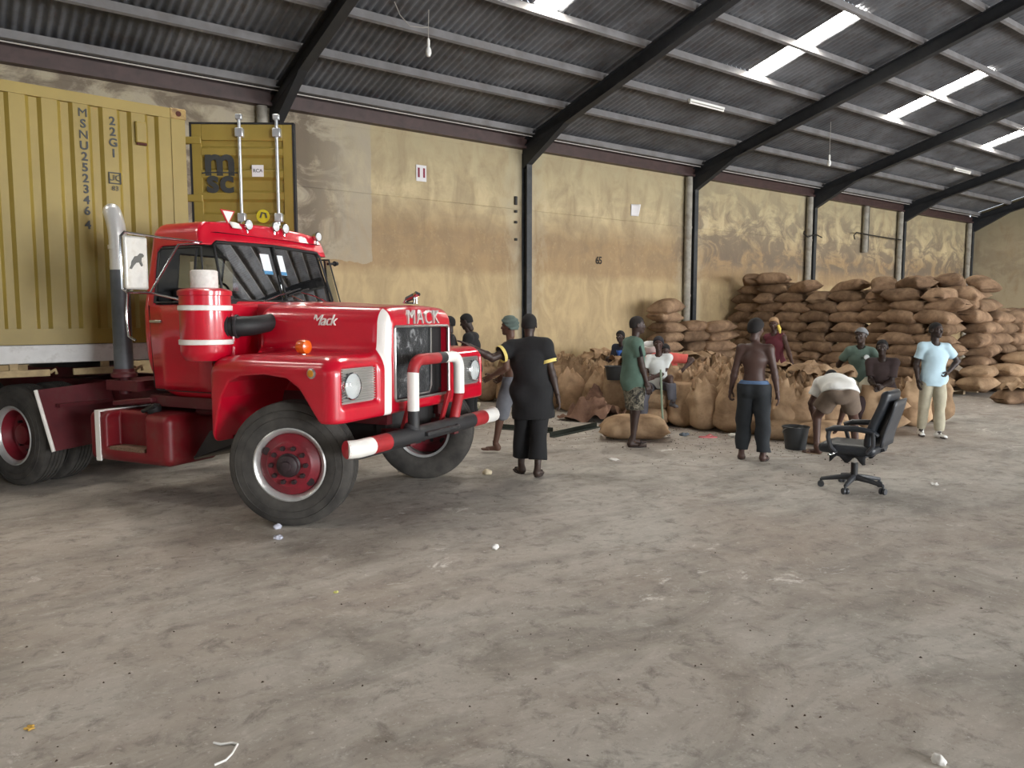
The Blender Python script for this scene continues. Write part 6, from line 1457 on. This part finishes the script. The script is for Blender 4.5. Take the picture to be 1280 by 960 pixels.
# ---- bucket
bp_ = ground(994, 561); bk = thing('bucket', 'black plastic bucket standing on the floor beside the bent person', 'bucket', bp_)
mb = MB(); mb.lathe([(.002, .0), (.125, 0), (.13, .01), (.165, .285), (.175, .285), (.178, .30), (.168, .305), (.160, .295), (.125, .03), (.002, .03)], n=32); mb.obj('shell', M('bucket_black', (40, 42, 44), .45, var=.1), bk)
mb = MB(); mb.lathe([(.002, .262), (.14, .258), (.156, .25)], n=24); mb.obj('beans', M('cocoa_beans', (84, 54, 38), .9, var=.4, vs_=60, bmp=.8, bs=80), bk)
mb = MB(); mb.tube([(.165 * math.cos(t), .165 * math.sin(t), .29 - .10 * math.sin(t / 1.0) ** 2 * (1 if math.sin(t) > 0 else 0)) for t in [math.pi * i / 14 for i in range(15)]], .005, 6); mb.obj('handle', STEELW, bk)
# dark tub and white pail on the heap
x, y, z = at_depth(768, 466, 13.1); t = thing('plastic_tub', 'black plastic tub on the heap beside the green-shirted person', 'tub', (x, y, z - .12))
mb = MB(); mb.lathe([(.002, 0), (.13, 0), (.165, .22), (.178, .23), (.175, .24), (.16, .23), (.12, .02), (.002, .02)], n=28); mb.obj('shell', M('bucket_black', (40, 42, 44), .45, var=.1), t)
x, y, z = at_depth(813, 438, 13.2); t = thing('paint_pail', 'white plastic pail behind the woman in white', 'pail', (x, y, z - .13)); t.rotation_euler = (.2, -.3, 0)
mb = MB(); mb.lathe([(.002, 0), (.12, 0), (.14, .24), (.15, .24), (.15, .26), (.135, .26), (.115, .02), (.002, .02)], n=24); mb.obj('shell', M('pail_white', (214, 210, 206), .4, var=.05), t)
mb = MB(); mb.lathe([(.1285, .08), (.1305, .08), (.136, .15), (.134, .15)], n=24, cap=False); mb.obj('label_band', M('pail_band', (170, 150, 150), .5), t)
# ---- steel angle bars on the floor behind the black-clad person
ANG = M('bar_dark_green', (52, 58, 52), .5, .3, var=.2)
def bar(p0, p1, label):
    a = Vector(ground(*p0)); b = Vector(ground(*p1)); d = (b - a).normalized(); n_ = Vector((-d.y, d.x, 0)); L_ = (b - a).length
    t = thing('steel_angle_bar', label, 'bar', a, math.atan2(d.y, d.x))
    mb = MB(); mb.bx(0, L_, -.04, .04, 0, .012); mb.obj('flange', ANG, t, smooth=0); mb = MB(); mb.bx(0, L_, .03, .042, 0, .075); mb.obj('upright_flange', ANG, t, smooth=0)
bar((622, 536), (690, 541), 'short dark steel angle bar on the floor behind the walking person')
bar((690, 547), (748, 534), 'long dark green steel angle bar on the floor before the slumped sack')
# ---- litter
def crumple(name, px, py, size, mat, label, seed, flat_=.6, group=None):
    rg = random.Random(seed); f = wob(rg, size * .22, 8, 40 * .08 / size); x, y, _ = ground(px, py)
    def sd(p):
        w = f_np(p); return s_ell(p, (0, 0, size * flat_ * .5), (size, size * .8, size * flat_)) + w
    K = [(np.array([rg.uniform(-1, 1) for _ in range(3)]) * 5.5 / size, rg.uniform(0, 6)) for _ in range(7)]
    def f_np(p): return size * .16 * sum(np.abs(np.sin(p @ k + c)) for k, c in K) / 2.2 - size * .1
    V_, F_ = sdf_mesh(lambda p: np.maximum(sd(p), -p[:, 2]), (-size * 1.3,) * 2 + (-size * .2,), (size * 1.3, size * 1.3, size * 1.6), size / 7, 1)
    o = link(name, np_mesh(name, V_, F_, mat), None, (x, y, 0), (0, 0, rg.uniform(0, 6)))
    return tag(o, label, 'litter', group)
PLA = M('clear_plastic', (190, 192, 206), .2, var=.15, vs_=40, coat=.3); SCR = M('scrap_white', (222, 220, 216), .7)
crumple('crumpled_wrapper', 347, 661, .045, PLA, 'clear crumpled plastic against the front wheel of the truck', 1, .8)
crumple('crumpled_wrapper', 348, 674, .05, PLA, 'clear crumpled plastic on the floor just before the front wheel', 2)
crumple('paper_scrap', 619, 686, .045, SCR, 'white crumpled paper scrap on the open floor near the truck', 3, .7)
crumple('crumpled_rag', 609, 593, .08, M('rag_cream', (196, 184, 158), .9, var=.15), 'cream crumpled rag on the floor by the truck bumper', 4)
crumple('paper_scrap', 1173, 954, .04, SCR, 'white crumpled scrap lying alone on the foreground concrete', 5, .7)
crumple('leaf_scrap', 37, 911, .035, M('leaf_yellow', (196, 156, 72), .8), 'yellow leaf scrap on the foreground concrete', 6, .3)
crumple('leaf_scrap', 420, 741, .022, M('leaf_lime', (190, 188, 110), .8), 'small lime yellow scrap on the concrete before the truck', 7, .5)
crumple('dropped_cloth', 553, 543, .07, M('rag_grey', (104, 112, 120), .9), 'scrap under', 8) if False else None
crumple('dropped_cloth', 855, 545, .09, M('rag_slate', (92, 100, 108), .9), 'slate grey rag on the floor at the foot of the heap', 8, .5)
crumple('plastic_bag', 917, 546, .10, M('bag_white', (214, 212, 206), .5), 'white plastic bag on the floor before the upright sacks', 9, .5)
crumple('bag_bundle', 594, 512, .16, M('bag_cream', (206, 198, 176), .7, var=.2, vs_=8), 'cream plastic bundle on the floor beside the truck nose', 10, .8)
def flat_scrap(px, py, w, l, label, mat=SCR):
    x, y, _ = ground(px, py); mb = MB(); mb.grid(lambda u, v: ((u - .5) * w, (v - .5) * l, .004 + .012 * math.sin(3 * u + 5 * v) ** 2), 5, 5); o = mb.obj('paper_sheet', mat, thick=.002); o.location = (x, y, 0); o.rotation_euler = (0, 0, px * .1); tag(o, label, 'litter')
flat_scrap(767, 575, .16, .10, 'white paper scrap on the floor before the camouflage shorts'); flat_scrap(1168, 606, .12, .07, 'small white paper scrap on the floor beyond the office chair')
x, y, _ = ground(885, 547); t = thing('flip_flop', 'pink flip-flop on the floor at the foot of the heap', 'sandal', (x, y, 0), R(-40))
mb = MB(); mb.lathe([(.002, 0), (.05, 0), (.052, .01), (.05, .018), (.002, .018)], n=20); mb.v = [(a * 2.6, b * .95, c) for a, b, c in mb.v]; mb.obj('sole', M('flip_pink', (196, 104, 108), .7), t)
mb = MB(); mb.tube([(-.02, .045, .015), (.03, .02, .05), (.075, 0, .018), (.03, -.02, .05), (-.02, -.045, .015)], .007, 6); mb.obj('strap', M('flip_pink', (196, 104, 108), .7), t)
pts = [ground(*q) for q in ((267, 930), (276, 932), (290, 930), (297, 932), (290, 944), (282, 952), (268, 958))]
mb = MB(); mb.tube([(a, b, .006) for a, b, _ in pts], .005, 6); tag(mb.obj('string', SCR), 'thin white string curled on the foreground concrete', 'string')
# ---- spilled beans and grit: too many and too small to count
rg = random.Random(21); mb = MB()
def grain(x, y, s_):
    a = rg.uniform(0, 6.28); c_, n_ = math.cos(a) * s_, math.sin(a) * s_
    mb.add([(x + c_, y + n_, .0), (x - n_ * .6, y + c_ * .6, 0), (x - c_, y - n_, 0), (x + n_ * .6, y - c_ * .6, 0), (x, y, s_ * .8)], [(0, 1, 4), (1, 2, 4), (2, 3, 4), (3, 0, 4)])
for _ in range(700):
    px = rg.uniform(600, 1100); py = 505 + (px - 600) * .075 + abs(rg.gauss(0, 20)) + 6
    x, y, _z = ground(px, min(py, 640)); grain(x, y, rg.uniform(.006, .013))
for _ in range(130):
    x, y, _z = ground(rg.uniform(0, 1280), rg.uniform(610, 955)); grain(x, y, rg.uniform(.004, .010))
o = mb.obj('spilled_beans', M('bean_dark', (62, 44, 34), .9), smooth=0, fix=False); o['kind'] = 'stuff'; o['label'] = 'dark spilled beans and grit scattered on the concrete'; o['category'] = 'debris'
